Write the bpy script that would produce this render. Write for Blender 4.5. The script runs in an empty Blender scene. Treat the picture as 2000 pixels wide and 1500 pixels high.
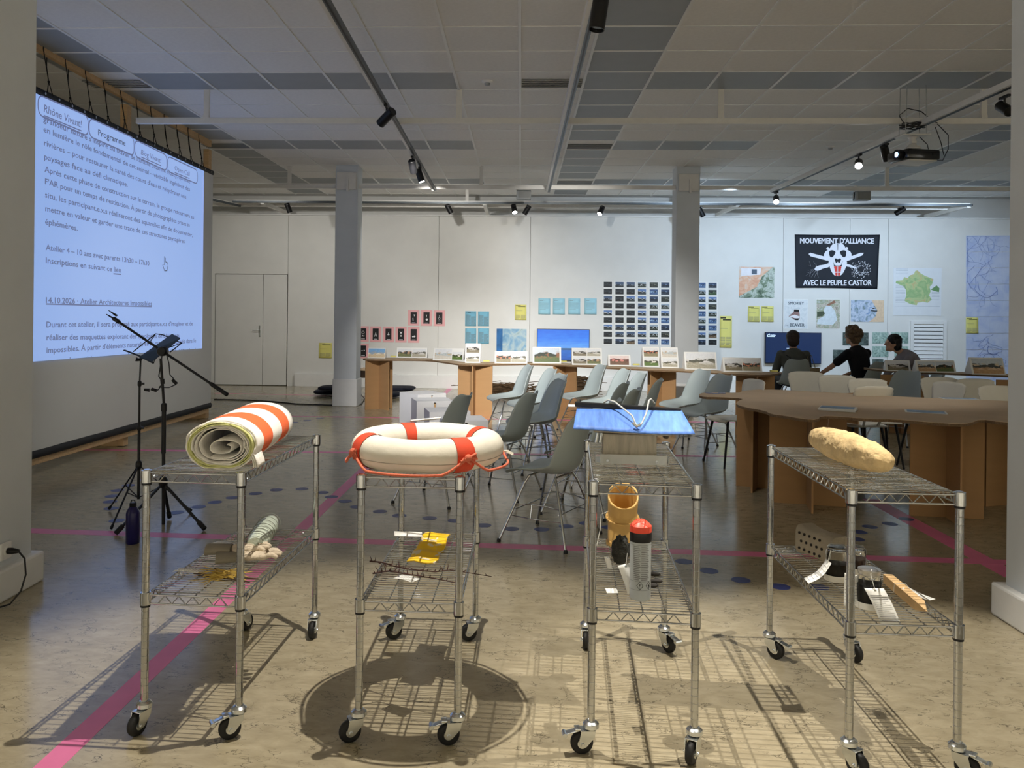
import bpy, bmesh, math, random
from mathutils import Vector, Matrix, noise
random.seed(7)
PI = math.pi
SC = bpy.context.scene
COL = SC.collection
# ------------------------------------------------------------------ camera
F, PX, PY, HC = 1600.0, 950.0, 612.0, 1.45        # focal length and principal point in pixels of the 2000x1500 frame
YAW, ROLL = math.radians(2.4), 0.0105
cam_d = bpy.data.cameras.new('camera'); cam = bpy.data.objects.new('camera', cam_d); COL.objects.link(cam)
CAMR = Matrix.Rotation(YAW, 3, 'Z') @ Matrix.Rotation(PI/2, 3, 'X') @ Matrix.Rotation(ROLL, 3, 'Z')
cam.matrix_world = Matrix.Translation((0, 0, HC)) @ CAMR.to_4x4()
cam_d.sensor_fit = 'HORIZONTAL'; cam_d.sensor_width = 36; cam_d.lens = F/2000*36
cam_d.shift_x = (1000-PX)/2000; cam_d.shift_y = (PY-750)/2000
cam_d.clip_start = .05; cam_d.clip_end = 200
SC.camera = cam
# ------------------------------------------------------------------ world, exposure, lights
SC.view_settings.view_transform = 'Standard'; SC.view_settings.look = 'None'
SC.view_settings.exposure = 0.1; SC.view_settings.gamma = 1.0; SC.view_settings.use_curve_mapping = False
wd = bpy.data.worlds.new('world'); SC.world = wd; wd.use_nodes = True
wd.node_tree.nodes['Background'].inputs[0].default_value = (.93, .97, 1, 1)
wd.node_tree.nodes['Background'].inputs[1].default_value = 0.3
FILL = 600
WARM, COOL, NEUT = (1, .93, .82), (.62, .79, 1), (1, .97, .92)
def spot(loc, aim, watts, deg, col, blend=.5, r=.03):
    l = bpy.data.lights.new('spot_lamp', 'SPOT'); l.energy = watts; l.color = col
    l.spot_size = math.radians(deg); l.spot_blend = blend; l.shadow_soft_size = r
    o = bpy.data.objects.new('spot_lamp', l); COL.objects.link(o); o.location = loc
    o.rotation_euler = (Vector(aim)-Vector(loc)).to_track_quat('-Z', 'Y').to_euler()
    return o
# lamps on or near the tracks, some added to brighten cubes and door wall
spot((-.25, 3.02, 3.2), (-.4, 2.95, 0), 340, 66, WARM, .4, .012)
spot((1.5, 3.0, 3.2), (1.4, 2.9, 0), 340, 56, WARM, .4, .012)
spot((-.2, 6.0, 3.2), (-1.0, 9.4, .3), 320, 40, NEUT, .8)  # added lamp without a fixture, brightens the cube stools
spot((.43, 5.0, 3.2), (.6, 7.6, 0), 60, 70, NEUT, .8)
spot((-1.25, 6.0, 3.2), (-.9, 12.2, .6), 950, 34, NEUT, .8)
spot((.43, 6.0, 3.2), (1.0, 11.4, .6), 950, 46, NEUT, .8)
spot((.43, 9.8, 3.2), (1.0, 15.7, 1.3), 240, 60, NEUT, .8)
spot((-1.3, 12.1, 3.2), (-1.9, 15.7, 1.4), 155, 105, NEUT, .8)
spot((-1.3, 9.3, 3.2), (-.6, 15.7, 1.2), 200, 45, NEUT, .8)
spot((-4.6, 12.3, 3.25), (-4.8, 15.7, 1.3), 90, 100, NEUT, .8)  # added lamp, lifts the dark wall around the double door
spot((-1.2, 7.5, 3.2), (-4.1, 8.8, .4), 80, 75, NEUT, .8)
spot((3.2, 12.3, 3.25), (2.7, 15.7, 1.4), 195, 110, COOL, .8)
spot((5.0, 12.9, 3.25), (5.0, 15.7, 1.4), 195, 115, COOL, .8)
spot((7.2, 12.9, 3.25), (7.4, 15.7, 1.4), 195, 115, COOL, .8)
spot((3.85, 6.4, 3.2), (2.9, 8.0, .7), 60, 70, NEUT, .8)
# added fill lamps, unseen behind and beside the camera, for bounced light
for x_ in (-5.5, -2, 1.5, 5, 8.5):
    for y_ in (-5, -2): spot((x_, y_, 3.2), (x_, y_-1.3, 0), FILL, 95, NEUT, .6, .05)
spot((8.2, 1, 3.2), (10.8, 0, 1.2), FILL, 100, NEUT, .8, .05)
spot((-5.4, 0, 3.2), (-7.6, -.5, 1.2), FILL, 100, NEUT, .8, .05)
# ------------------------------------------------------------------ pixel -> world
CAM0 = Vector((0, 0, HC))
def ray(px, py): return CAMR @ Vector(((px-PX)/F, -(py-PY)/F, -1))
def fz(px, py, z=0.0):
    v = ray(px, py); return CAM0 + v*((z-HC)/v.z)
def fy(px, py, y):
    v = ray(px, py); return CAM0 + v*(y/v.y)
def fx(px, py, x):
    v = ray(px, py); return CAM0 + v*(x/v.x)
# ------------------------------------------------------------------ materials
def srgb(r, g, b):
    f = lambda c: ((c/255)/12.92 if c/255 <= .04045 else ((c/255+.055)/1.055)**2.4)
    return (f(r), f(g), f(b), 1)
MATS = {}
def mat(name, col, rough=.6, metal=0, var=.06, scale=12, bump=0, bscale=60, spec=.5, trans=0, alpha=1, coat=0, stretch=None, ior=1.45):
    if name in MATS: return MATS[name]
    m = bpy.data.materials.new(name); m.use_nodes = True; nt = m.node_tree; N = nt.nodes; L = nt.links
    b = N['Principled BSDF']
    b.inputs['Roughness'].default_value = rough; b.inputs['Metallic'].default_value = metal
    b.inputs['Specular IOR Level'].default_value = spec; b.inputs['IOR'].default_value = ior
    b.inputs['Transmission Weight'].default_value = trans; b.inputs['Alpha'].default_value = alpha
    b.inputs['Coat Weight'].default_value = coat
    tc = N.new('ShaderNodeTexCoord'); src = tc.outputs['Object']
    if stretch:
        mp = N.new('ShaderNodeMapping'); mp.inputs['Scale'].default_value = stretch; L.new(src, mp.inputs[0]); src = mp.outputs[0]
    nz = N.new('ShaderNodeTexNoise'); nz.inputs['Scale'].default_value = scale; nz.inputs['Detail'].default_value = 4; L.new(src, nz.inputs['Vector'])
    rp = N.new('ShaderNodeValToRGB'); rp.color_ramp.elements[0].position = .3; rp.color_ramp.elements[1].position = .7
    c = Vector(col[:3])
    rp.color_ramp.elements[0].color = (*(c*(1-var)), 1); rp.color_ramp.elements[1].color = (*[min(1, x*(1+var)) for x in c], 1)
    L.new(nz.outputs['Fac'], rp.inputs[0]); L.new(rp.outputs[0], b.inputs['Base Color'])
    if bump:
        n2 = N.new('ShaderNodeTexNoise'); n2.inputs['Scale'].default_value = bscale; L.new(src, n2.inputs['Vector'])
        bp = N.new('ShaderNodeBump'); bp.inputs['Strength'].default_value = bump; bp.inputs['Distance'].default_value = .01
        L.new(n2.outputs['Fac'], bp.inputs['Height']); L.new(bp.outputs[0], b.inputs['Normal'])
    MATS[name] = m; return m
def emit(name, col, s, base=None):
    if name in MATS: return MATS[name]
    m = bpy.data.materials.new(name); m.use_nodes = True
    b = m.node_tree.nodes['Principled BSDF']; b.inputs['Base Color'].default_value = base or col
    b.inputs['Emission Color'].default_value = col; b.inputs['Emission Strength'].default_value = s; b.inputs['Roughness'].default_value = .4
    MATS[name] = m; return m
# ------------------------------------------------------------------ mesh builder
class MB:
    def __init__(s): s.v = []; s.f = []; s.m = Matrix.Identity(4)
    def at(s, m): s.m = m; return s
    def add(s, vs, fs):
        o = len(s.v); s.v += [tuple(s.m @ Vector(p)) for p in vs]; s.f += [tuple(i+o for i in f) for f in fs]; return s
    def box(s, c, d, rz=0, rx=0, ry=0):
        R = Matrix.Rotation(rz, 3, 'Z') @ Matrix.Rotation(ry, 3, 'Y') @ Matrix.Rotation(rx, 3, 'X'); c = Vector(c)
        vs = [c + R @ Vector((x*d[0]/2, y*d[1]/2, z*d[2]/2)) for x in (-1, 1) for y in (-1, 1) for z in (-1, 1)]
        return s.add(vs, [(0, 1, 3, 2), (4, 6, 7, 5), (0, 4, 5, 1), (2, 3, 7, 6), (0, 2, 6, 4), (1, 5, 7, 3)])
    def rbox(s, c, d, b=.004, rz=0, rx=0, ry=0):
        """box with chamfered edges"""
        R = Matrix.Rotation(rz, 3, 'Z') @ Matrix.Rotation(ry, 3, 'Y') @ Matrix.Rotation(rx, 3, 'X'); c = Vector(c)
        bm = bmesh.new(); bmesh.ops.create_cube(bm, size=1)
        for v in bm.verts: v.co = Vector((v.co.x*d[0], v.co.y*d[1], v.co.z*d[2]))
        bmesh.ops.bevel(bm, geom=bm.edges[:], offset=min(b, min(d)*.45), segments=2, profile=.5, affect='EDGES')
        bm.verts.index_update()
        s.add([c + R @ v.co for v in bm.verts], [[v.index for v in f.verts] for f in bm.faces]); bm.free(); return s
    def tube(s, path, r, n=8, closed=False, caps=True, flat=1.0):
        P = [Vector(p) for p in path]; k = len(P); rs = r if isinstance(r, (list, tuple)) else [r]*k
        vs = []; up = None
        for i in range(k):
            a = P[(i-1) % k] if (closed or i > 0) else P[i]; b = P[(i+1) % k] if (closed or i < k-1) else P[i]
            t = (b-a).normalized()
            if up is None:
                up = Vector((0, 0, 1)) if abs(t.z) < .9 else Vector((1, 0, 0))
            x = t.cross(up)
            if x.length < 1e-5: x = t.cross(Vector((.3, 1, .2)))
            x.normalize(); y = x.cross(t).normalized(); up = y
            for j in range(n):
                a_ = 2*PI*j/n; vs.append(P[i] + x*math.cos(a_)*rs[i] + y*math.sin(a_)*rs[i]*flat)
        fs = []
        for i in range(k if closed else k-1):
            for j in range(n):
                a_, b_ = i*n+j, i*n+(j+1) % n; c_, d_ = ((i+1) % k)*n+(j+1) % n, ((i+1) % k)*n+j
                fs.append((a_, b_, c_, d_))
        if caps and not closed:
            fs.append(tuple(range(n))[::-1]); fs.append(tuple((k-1)*n+j for j in range(n)))
        return s.add(vs, fs)
    def lathe(s, prof, n=16, c=(0, 0, 0), axis='Z', caps=True):
        vs = []; c = Vector(c)
        for (r, z) in prof:
            for j in range(n):
                a = 2*PI*j/n; p = Vector((r*math.cos(a), r*math.sin(a), z))
                if axis == 'X': p = Vector((p.z, p.x, p.y))
                if axis == 'Y': p = Vector((p.y, p.z, p.x))
                vs.append(c+p)
        fs = [(i*n+j, i*n+(j+1) % n, (i+1)*n+(j+1) % n, (i+1)*n+j) for i in range(len(prof)-1) for j in range(n)]
        if caps: fs.append(tuple(range(n))[::-1]); fs.append(tuple((len(prof)-1)*n+j for j in range(n)))
        return s.add(vs, fs)
    def prism(s, pts, z0, z1):
        n = len(pts)
        return s.add([(p[0], p[1], z0) for p in pts] + [(p[0], p[1], z1) for p in pts],
                     [tuple(range(n))[::-1], tuple(range(n, 2*n))] + [(i, (i+1) % n, n+(i+1) % n, n+i) for i in range(n)])
    def grid(s, fn, nu, nv, cu=False, cv=False):
        U = nu if cu else nu+1; V = nv if cv else nv+1
        vs = [fn(i/nu, j/nv) for i in range(U) for j in range(V)]
        fs = [(i*V+j, ((i+1) % U)*V+j, ((i+1) % U)*V+(j+1) % V, i*V+(j+1) % V) for i in range(nu) for j in range(nv)]
        return s.add(vs, fs)
    def ball(s, c, r, nu=12, nv=8, fn=None):
        c = Vector(c); r = Vector((r, r, r)) if isinstance(r, (int, float)) else Vector(r)
        def g(u, v):
            d = Vector((math.cos(2*PI*u)*math.sin(PI*v), math.sin(2*PI*u)*math.sin(PI*v), math.cos(PI*v)))
            k = fn(d) if fn else 1
            return c + Vector((d.x*r.x, d.y*r.y, d.z*r.z))*k
        return s.grid(g, nu, nv, cu=True)
def mesh_of(name, mb, m, smooth=None):
    me = bpy.data.meshes.new(name); me.from_pydata(mb.v, [], mb.f); me.validate(); me.update()
    bm = bmesh.new(); bm.from_mesh(me); bmesh.ops.remove_doubles(bm, verts=bm.verts[:], dist=1e-6); bmesh.ops.recalc_face_normals(bm, faces=bm.faces[:]); bm.to_mesh(me); bm.free()
    if m: me.materials.append(m)
    if smooth is not None:
        me.shade_smooth()
        try: me.set_sharp_from_angle(angle=math.radians(smooth))
        except Exception: pass
    return me
def link(name, me, parent=None, loc=(0, 0, 0), rot=(0, 0, 0)):
    o = bpy.data.objects.new(name, me); COL.objects.link(o)
    if parent: o.parent = parent
    o.location = loc; o.rotation_euler = rot
    return o
def obj(name, mb, m, parent=None, smooth=None, loc=(0, 0, 0), rot=(0, 0, 0)):
    return link(name, mesh_of(name, mb, m, smooth), parent, loc, rot)
def tag(o, label, cat, group=None, kind=None):
    if label: o['label'] = label
    if cat: o['category'] = cat
    if group: o['group'] = group
    if kind: o['kind'] = kind
    return o
def thing(name, label, cat, loc=(0, 0, 0), rz=0, group=None, rot=None):
    o = bpy.data.objects.new(name, None); COL.objects.link(o); o.empty_display_size = .1
    o.location = loc; o.rotation_euler = rot or (0, 0, rz)
    return tag(o, label, cat, group)
def copy_tree(o, parent=None):
    c = o.copy(); COL.objects.link(c); c.parent = parent
    for ch in [x for x in o.children]: copy_tree(ch, c)
    return c
def solid(o, t, off=0):
    md = o.modifiers.new('thickness', 'SOLIDIFY'); md.thickness = t; md.offset = off; return o
def subs(o, n=1):
    md = o.modifiers.new('smooth', 'SUBSURF'); md.levels = n; md.render_levels = n; return o
def text_mesh(txt, bold=0.0, slant=0.0):
    """flat lettering as mesh verts/faces, unit cap size, left baseline at the origin; returns verts, faces, width"""
    cu = bpy.data.curves.new('txt', 'FONT'); cu.body = txt; cu.size = 1; cu.offset = bold; cu.shear = slant; cu.resolution_u = 2
    o = bpy.data.objects.new('txt', cu); COL.objects.link(o)
    dg = bpy.context.evaluated_depsgraph_get(); dg.update()
    me = bpy.data.meshes.new_from_object(o.evaluated_get(dg))
    vs = [tuple(v.co) for v in me.vertices]; fs = [tuple(p.vertices) for p in me.polygons]
    bpy.data.objects.remove(o); bpy.data.curves.remove(cu); bpy.data.meshes.remove(me)
    return vs, fs
def put_text(mb, txt, p0, ux, uz, length=None, height=None, bold=0.0, slant=0.0, center=False):
    """lay lettering on a plane: p0 left baseline, ux/uz unit vectors, stretched to length, cap height = height"""
    vs, fs = text_mesh(txt, 0, slant)
    if not vs: return mb
    x0 = min(v[0] for v in vs); x1 = max(v[0] for v in vs)
    kz = height/.729; kx = (length/(x1-x0)) if length else kz
    p0 = Vector(p0); sh = -(x0+x1)/2*kx if center else -x0*kx
    nn = ux.cross(uz).normalized()*.00012
    for k, (ox, oz) in enumerate([(0, 0), (bold, 0), (-bold, 0), (0, bold*.6), (0, -bold*.6)] if bold else [(0, 0)]):
        mb.add([p0 + ux*(v[0]*kx+sh+ox*kz) + uz*((v[1]+oz)*kz) + nn*k for v in vs], fs)
    return mb
# ================================================================== STRUCTURE
M_WALL = mat('white_wall_paint', srgb(226, 226, 222), .75, var=.025, scale=3, bump=.04, bscale=90)
M_COLM = mat('white_pillar_paint', srgb(212, 217, 220), .7, var=.03, scale=4, bump=.04, bscale=70)
M_TRIM = mat('white_trim_paint', srgb(232, 232, 230), .5, var=.02)
M_TILE = mat('ceiling_tile_mineral', srgb(236, 234, 230), .9, var=.03, scale=30, bump=.05, bscale=250)
M_TILEG = mat('ceiling_tile_metal_grey', srgb(158, 162, 164), .55, var=.03, scale=6)
M_TBAR = mat('ceiling_grid_white', srgb(235, 235, 232), .5, var=.01)
M_BLACK = mat('black_plastic', srgb(16, 16, 18), .4, var=.1)
M_BLACKM = mat('black_metal', srgb(14, 14, 16), .45, var=.1)
M_CHROME = mat('chrome', (.5, .515, .53, 1), .08, 1, var=.04, scale=30)
M_ZINC = mat('zinc_plate', (.66, .69, .70, 1), .24, 1, var=.06, scale=25)
M_RUBBER = mat('black_rubber', srgb(18, 18, 18), .6, var=.15)
M_ALU = mat('grey_aluminium_track', srgb(92, 98, 102), .4, .6, var=.04)
M_WHITEM = mat('white_painted_steel', srgb(224, 222, 216), .45, var=.03)
M_PINE = mat('pine_wood', srgb(206, 172, 128), .6, var=.12, scale=4, stretch=(1, 12, 12), bump=.03)
M_PAPER = mat('white_paper', srgb(240, 240, 236), .8, var=.01)
WY = 15.72                                   # front face of the back wall panels
# floor -------------------------------------------------------------
def floor_mat():
    m = bpy.data.materials.new('polished_marbled_floor'); m.use_nodes = True; nt = m.node_tree; N = nt.nodes; L = nt.links
    b = N['Principled BSDF']; tc = N.new('ShaderNodeTexCoord')
    n1 = N.new('ShaderNodeTexNoise'); n1.inputs['Scale'].default_value = 1.6; n1.inputs['Detail'].default_value = 6
    L.new(tc.outputs['Object'], n1.inputs['Vector'])
    mp = N.new('ShaderNodeMapping'); mp.inputs['Rotation'].default_value = (0, 0, .5); mp.inputs['Scale'].default_value = (3, 6, 1); L.new(tc.outputs['Object'], mp.inputs[0])
    n2 = N.new('ShaderNodeTexNoise'); n2.inputs['Scale'].default_value = 3; n2.inputs['Detail'].default_value = 8; n2.inputs['Roughness'].default_value = .65; n2.inputs['Distortion'].default_value = .6
    L.new(mp.outputs[0], n2.inputs['Vector'])
    rp = N.new('ShaderNodeValToRGB'); e = rp.color_ramp.elements
    e[0].position = .25; e[0].color = srgb(148, 137, 112); e[1].position = .78; e[1].color = srgb(184, 173, 147)
    x = e.new(.5); x.color = srgb(166, 155, 129)
    L.new(n2.outputs['Fac'], rp.inputs[0])
    # short dark veins
    mp2 = N.new('ShaderNodeMapping'); mp2.inputs['Rotation'].default_value = (0, 0, .55); mp2.inputs['Scale'].default_value = (1, 1.9, 1); L.new(tc.outputs['Object'], mp2.inputs[0])
    n3 = N.new('ShaderNodeTexNoise'); n3.inputs['Scale'].default_value = 14; n3.inputs['Detail'].default_value = 5; L.new(mp2.outputs[0], n3.inputs['Vector'])
    ad = N.new('ShaderNodeMixRGB'); ad.blend_type = 'LINEAR_LIGHT'; ad.inputs[0].default_value = .12; L.new(mp2.outputs[0], ad.inputs[1]); L.new(n3.outputs['Color'], ad.inputs[2])
    vo = N.new('ShaderNodeTexVoronoi'); vo.feature = 'DISTANCE_TO_EDGE'; vo.inputs['Scale'].default_value = 8; L.new(ad.outputs[0], vo.inputs['Vector'])
    r2 = N.new('ShaderNodeValToRGB'); r2.color_ramp.elements[0].position = .0; r2.color_ramp.elements[0].color = (1, 1, 1, 1); r2.color_ramp.elements[1].position = .032; r2.color_ramp.elements[1].color = (0, 0, 0, 1)
    L.new(vo.outputs['Distance'], r2.inputs[0])
    n4 = N.new('ShaderNodeTexNoise'); n4.inputs['Scale'].default_value = 9; n4.inputs['Detail'].default_value = 3; L.new(tc.outputs['Object'], n4.inputs['Vector'])
    r3 = N.new('ShaderNodeValToRGB'); r3.color_ramp.elements[0].position = .46; r3.color_ramp.elements[1].position = .58
    L.new(n4.outputs['Fac'], r3.inputs[0])
    mu = N.new('ShaderNodeMath'); mu.operation = 'MULTIPLY'; L.new(r2.outputs[0], mu.inputs[0]); L.new(r3.outputs[0], mu.inputs[1])
    mu2 = N.new('ShaderNodeMath'); mu2.operation = 'MULTIPLY'; mu2.inputs[1].default_value = .85; L.new(mu.outputs[0], mu2.inputs[0])
    mx = N.new('ShaderNodeMixRGB'); mx.inputs[2].default_value = srgb(62, 56, 46); L.new(mu2.outputs[0], mx.inputs[0]); L.new(rp.outputs[0], mx.inputs[1])
    # large tonal drift
    mx2 = N.new('ShaderNodeMixRGB'); mx2.blend_type = 'MULTIPLY'; mx2.inputs[0].default_value = .35; L.new(mx.outputs[0], mx2.inputs[1])
    r4 = N.new('ShaderNodeValToRGB'); r4.color_ramp.elements[0].position = .3; r4.color_ramp.elements[0].color = (.82, .82, .82, 1); r4.color_ramp.elements[1].position = .7
    L.new(n1.outputs['Fac'], r4.inputs[0]); L.new(r4.outputs[0], mx2.inputs[2])
    L.new(mx2.outputs[0], b.inputs['Base Color'])
    b.inputs['Roughness'].default_value = .17; b.inputs['Specular IOR Level'].default_value = .55
    rr = N.new('ShaderNodeMapRange'); rr.inputs['To Min'].default_value = .11; rr.inputs['To Max'].default_value = .26
    L.new(n1.outputs['Fac'], rr.inputs['Value']); L.new(rr.outputs[0], b.inputs['Roughness'])
    return m
X0, X1, YB = -7.6, 10.8, -7.0
o = obj('floor', MB().box(((X0+X1)/2, (YB+16.4)/2, -.05), (X1-X0, 16.4-YB, .1)), floor_mat()); tag(o, None, None, kind='structure')
# back wall : plasterboard panels with hairline joints in front of an older wall -----------------
wb = obj('wall_back', MB().box(((X0+X1)/2, 16.15, 2.0), (X1-X0, .1, 4.0)), M_WALL); tag(wb, None, None, kind='structure')
seams = [X0, -7.0, -5.98] + [fy(px, 500, WY).x for px in (561, 857, 1036, 1322, 1530, 1660)] + [6.9, X1]
WT = 3.31
seams = sorted(seams)
for i in range(len(seams)-1):
    a, b_ = seams[i]+.003, seams[i+1]-.003
    c = (a+b_)/2
    # the door bay is left open between x=-6.05 and -4.43
    if b_ < -6.5 or a > -4.2:
        obj('wall_panel', MB().box((c, WY+.05, WT/2), (b_-a, .1, WT)), M_WALL, wb)
DX0, DXM, DX1 = fy(420, 650, WY).x, fy(513, 650, WY).x, fy(560, 650, WY).x
DZ = fy(500, 536, WY).z
for a, b_, z0, z1 in [(-7.0, DX0-.01, 0, WT), (DX0-.01, DX1+.01, DZ+.01, WT), (DX1+.01, -4.553, 0, WT), (max(DX1+.016, -4.547), [q for q in seams if q > -4.2][0]-.003, 0, WT)]:
    if b_-a > .005: obj('wall_panel', MB().box(((a+b_)/2, WY+.05, (z0+z1)/2), (b_-a, .1, z1-z0)), M_WALL, wb)
obj('coping', MB().box(((X0+X1)/2, WY+.04, WT+.012), (X1-X0, .14, .02)), M_TRIM, wb)
# the double door
d = thing('door_1', None, None, (DXM, WY+.03, 0)); d['kind'] = 'structure'
for a, b_ in ((DX0, DXM), (DXM, DX1)):
    lf = obj('door_leaf', MB().rbox(((a+b_)/2-DXM, 0, DZ/2+.006), (b_-a-.008, .045, DZ-.012), .003), M_WALL, d)
    if a == DX0:
        hx, hz = fy(507, 645, WY).x-DXM, fy(507, 645, WY).z
        ha = obj('handle_plate', MB().rbox((hx, -.03, hz-.02), (.035, .012, .22), .005), M_ZINC, lf)
        obj('lever_handle', MB().tube([(hx, -.03, hz), (hx, -.075, hz), (hx-.02, -.08, hz), (hx-.13, -.08, hz)], .009, 8), M_ZINC, lf, 40)
# skirting along the wall
bx0 = fy(577, 750, WY).x
bb = obj('baseboard_back', MB().rbox(((bx0+X1)/2, WY-.04, .125), (X1-bx0, .078, .25), .006), M_TRIM); tag(bb, None, None, kind='structure')
bb2 = obj('baseboard_left', MB().box((X0+.03, 10, .06), (.02, 12, .12)), M_TRIM); tag(bb2, None, None, kind='structure')
o = obj('wall_left', MB().box((X0-.05, (YB+16.2)/2, 2), (.1, 16.2-YB, 4)), M_WALL); tag(o, None, None, kind='structure')
o = obj('wall_right', MB().box((X1+.05, (YB+16.2)/2, 2), (.1, 16.2-YB, 4)), M_WALL); tag(o, None, None, kind='structure')
o = obj('wall_front', MB().box(((X0+X1)/2, YB-.05, 2), (X1-X0, .1, 4)), M_WALL); tag(o, None, None, kind='structure')
# ceiling -----------------------------------------------------------------------------------------
CZ = 3.70
ce = obj('ceiling', MB().box(((X0+X1)/2, (YB+16.2)/2, CZ+.09), (X1-X0, 16.2-YB, .1)), M_TILE); tag(ce, None, None, kind='structure')
GX0, GDX, GY0, GDY = -3.113, .6165, 6.425, .602
def tile(w, h): return MB().rbox((0, 0, .008), (w-.022, h-.022, .016), .004)
me_w = mesh_of('ceiling_tile', tile(GDX, GDY), M_TILE); me_g = mesh_of('ceiling_tile', tile(GDX, GDY), M_TILEG)
rest = MB(); restg = MB(); cnt = 0
vents = {(5, 2): 1, (6, 7): 1, (6, 12): 1, (-2, 2): 1, (-2, 7): 1, (13, 2): 0}
for j in range(-22, 17):
    yc = GY0 + GDY*(j+.5)
    if yc > 15.6: continue
    for i in range(-7, 22):
        xc = GX0 + GDX*(i+.5)
        if xc < X0+.3 or xc > X1-.3: continue
        if vents.get((i, j)): continue
        colg = i in (6, -2, 14)
        rowg = j in (2, 7, 12) and i not in (4, 5) and (i < 10 or j != 7 or i < 9)
        grey = colg or rowg
        if xc < -3.7 and i < -2: grey = False
        px_lim = .66*yc
        vis = -1 <= j <= 12 and abs(xc) < px_lim+.3 and xc > -5.2
        if vis and cnt < 290:
            link('ceiling_tile', me_g if grey else me_w, ce, (xc, yc, CZ)); cnt += 1
        else:
            t = tile(GDX, GDY)
            (restg if grey else rest).at(Matrix.Translation((xc, yc, CZ))).add(t.v, t.f)
o = obj('far_ceiling_tiles', rest, M_TILE, ce); o['kind'] = 'stuff'
o = obj('far_grey_ceiling_tiles', restg, M_TILEG, ce); o['kind'] = 'stuff'
g = MB()
for i in range(-7, 23):
    x = GX0+GDX*i
    if X0 < x < X1: g.box((x, (YB+15.6)/2, CZ-.001), (.024, 15.6-YB, .012))
for j in range(-22, 17):
    y = GY0+GDY*j
    if y < 15.7: g.box(((X0+X1)/2, y, CZ+.001), (X1-X0, .022, .01))
obj('ceiling_grid', g, M_TBAR, ce)
for (i, j), on in vents.items():
    if not on: continue
    xc, yc = GX0+GDX*(i+.5), GY0+GDY*(j+.5)
    t = thing('ceiling_vent', {(5, 2): 'white slotted ceiling vent nearest the camera, left of the middle lighting track', (6, 7): 'slotted ceiling vent in the grey strip above the projector beam end',
              (6, 12): 'small far slotted ceiling vent just above the second crossbeam', (-2, 2): 'slotted ceiling vent over the wooden rail of the projection screen',
              (-2, 7): 'far slotted ceiling vent beyond the end of the projection screen'}[(i, j)], 'vent', (xc, yc, CZ), group='ceiling vents')
    obj('frame', MB().box((0, 0, .008), (GDX-.02, GDY-.02, .012)), M_TILE, t)
    for k in range(5): obj('slat', MB().box((0, -.05+k*.06, -.006), (GDX-.03, .03, .006), rx=.5), M_TILEG, t)
for px, py, lb in ((952, 158, 'round white smoke detector on the ceiling tile near the vent'), (1622, 286, 'round white smoke detector on the ceiling near the projector')):
    p = fz(px, py, CZ); t = thing('smoke_detector', lb, 'detector', (p.x, p.y, CZ), group='smoke detectors')
    obj('base', MB().lathe([(.055, 0), (.055, -.015), (.045, -.022)], 16), M_TRIM, t, 40); obj('sensor_dome', MB().lathe([(.03, -.02), (.026, -.04), (.012, -.046)], 14), M_TILEG, t, 40)
# pillars -------------------------------------------------------------------------------------------
def pillar(x0, x1, y0, y1, label, pl=.24, ex=.04):
    t = thing('pillar', label, 'pillar', ((x0+x1)/2, (y0+y1)/2, 0), group='square white pillars')
    w, d_ = x1-x0, y1-y0
    obj('shaft', MB().rbox((0, 0, CZ/2), (w, d_, CZ), .008), M_COLM, t); obj('plinth', MB().rbox((0, 0, pl/2), (w+2*ex, d_+2*ex, pl), .012), M_TRIM, t)
    return t
pillar(-2.86, -2.51, 12.46, 12.81, 'white square pillar standing left of the long photo table', .42, .015)
pc2 = fy(1342, 600, 12.46).x
p2 = pillar(pc2-.175, pc2+.175, 12.46, 12.81, 'white square pillar in front of the grid of small photos', .42, .015)
pl_ = pillar(-2.935, -2.575, 3.72, 4.235, 'near pillar at the left edge of the picture, beside the projection screen', .16, .045)
pr_ = pillar(2.367, 2.73, 3.57, 4.085, 'near pillar at the right edge of the picture, beside the large table', .16, .045)
for t_, sx in ((-2.685, -1), (pc2, 1)):
    p = thing('junction_box', 'white metal junction box on top of the pillar %s' % ('left of the long photo table' if sx < 0 else 'in front of the photo grid'), 'box', (t_, 12.44, 3.45), group='pillar junction boxes')
    obj('case', MB().rbox((0, -.005, 0), (.3, .03, .26), .006), M_WHITEM, p); obj('conduit', MB().box((.02, -.03, -.06), (.03, .03, .2)), M_WHITEM, p)
# power outlet, plug and cord on the near left pillar
t = thing('wall_outlet', 'white wall outlet low on the near left pillar', 'outlet', (-2.567, 4.0, .235))
obj('cover_plate', MB().rbox((0, 0, 0), (.016, .085, .085), .006), M_TRIM, t); obj('socket_ring', MB().lathe([(.024, 0), (.026, .012), (.022, .013)], 14, axis='X'), M_TRIM, t, 40)
t = thing('power_cord', 'black power cord plugged into the near left pillar', 'cord', (-2.555, 4.0, .235))
obj('plug', MB().lathe([(.016, 0), (.017, .02), (.011, .05), (.008, .06)], 12, axis='X'), M_BLACK, t, 40)
obj('cable', MB().tube([(.055, 0, 0), (.1, -.02, -.03), (.125, -.05, -.1), (.12, -.08, -.17), (.09, -.12, -.222), (.02, -.2, -.231), (-.05, -.4, -.231), (-.2, -.7, -.231)], .0045, 8), M_BLACK, t, 60)
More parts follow.
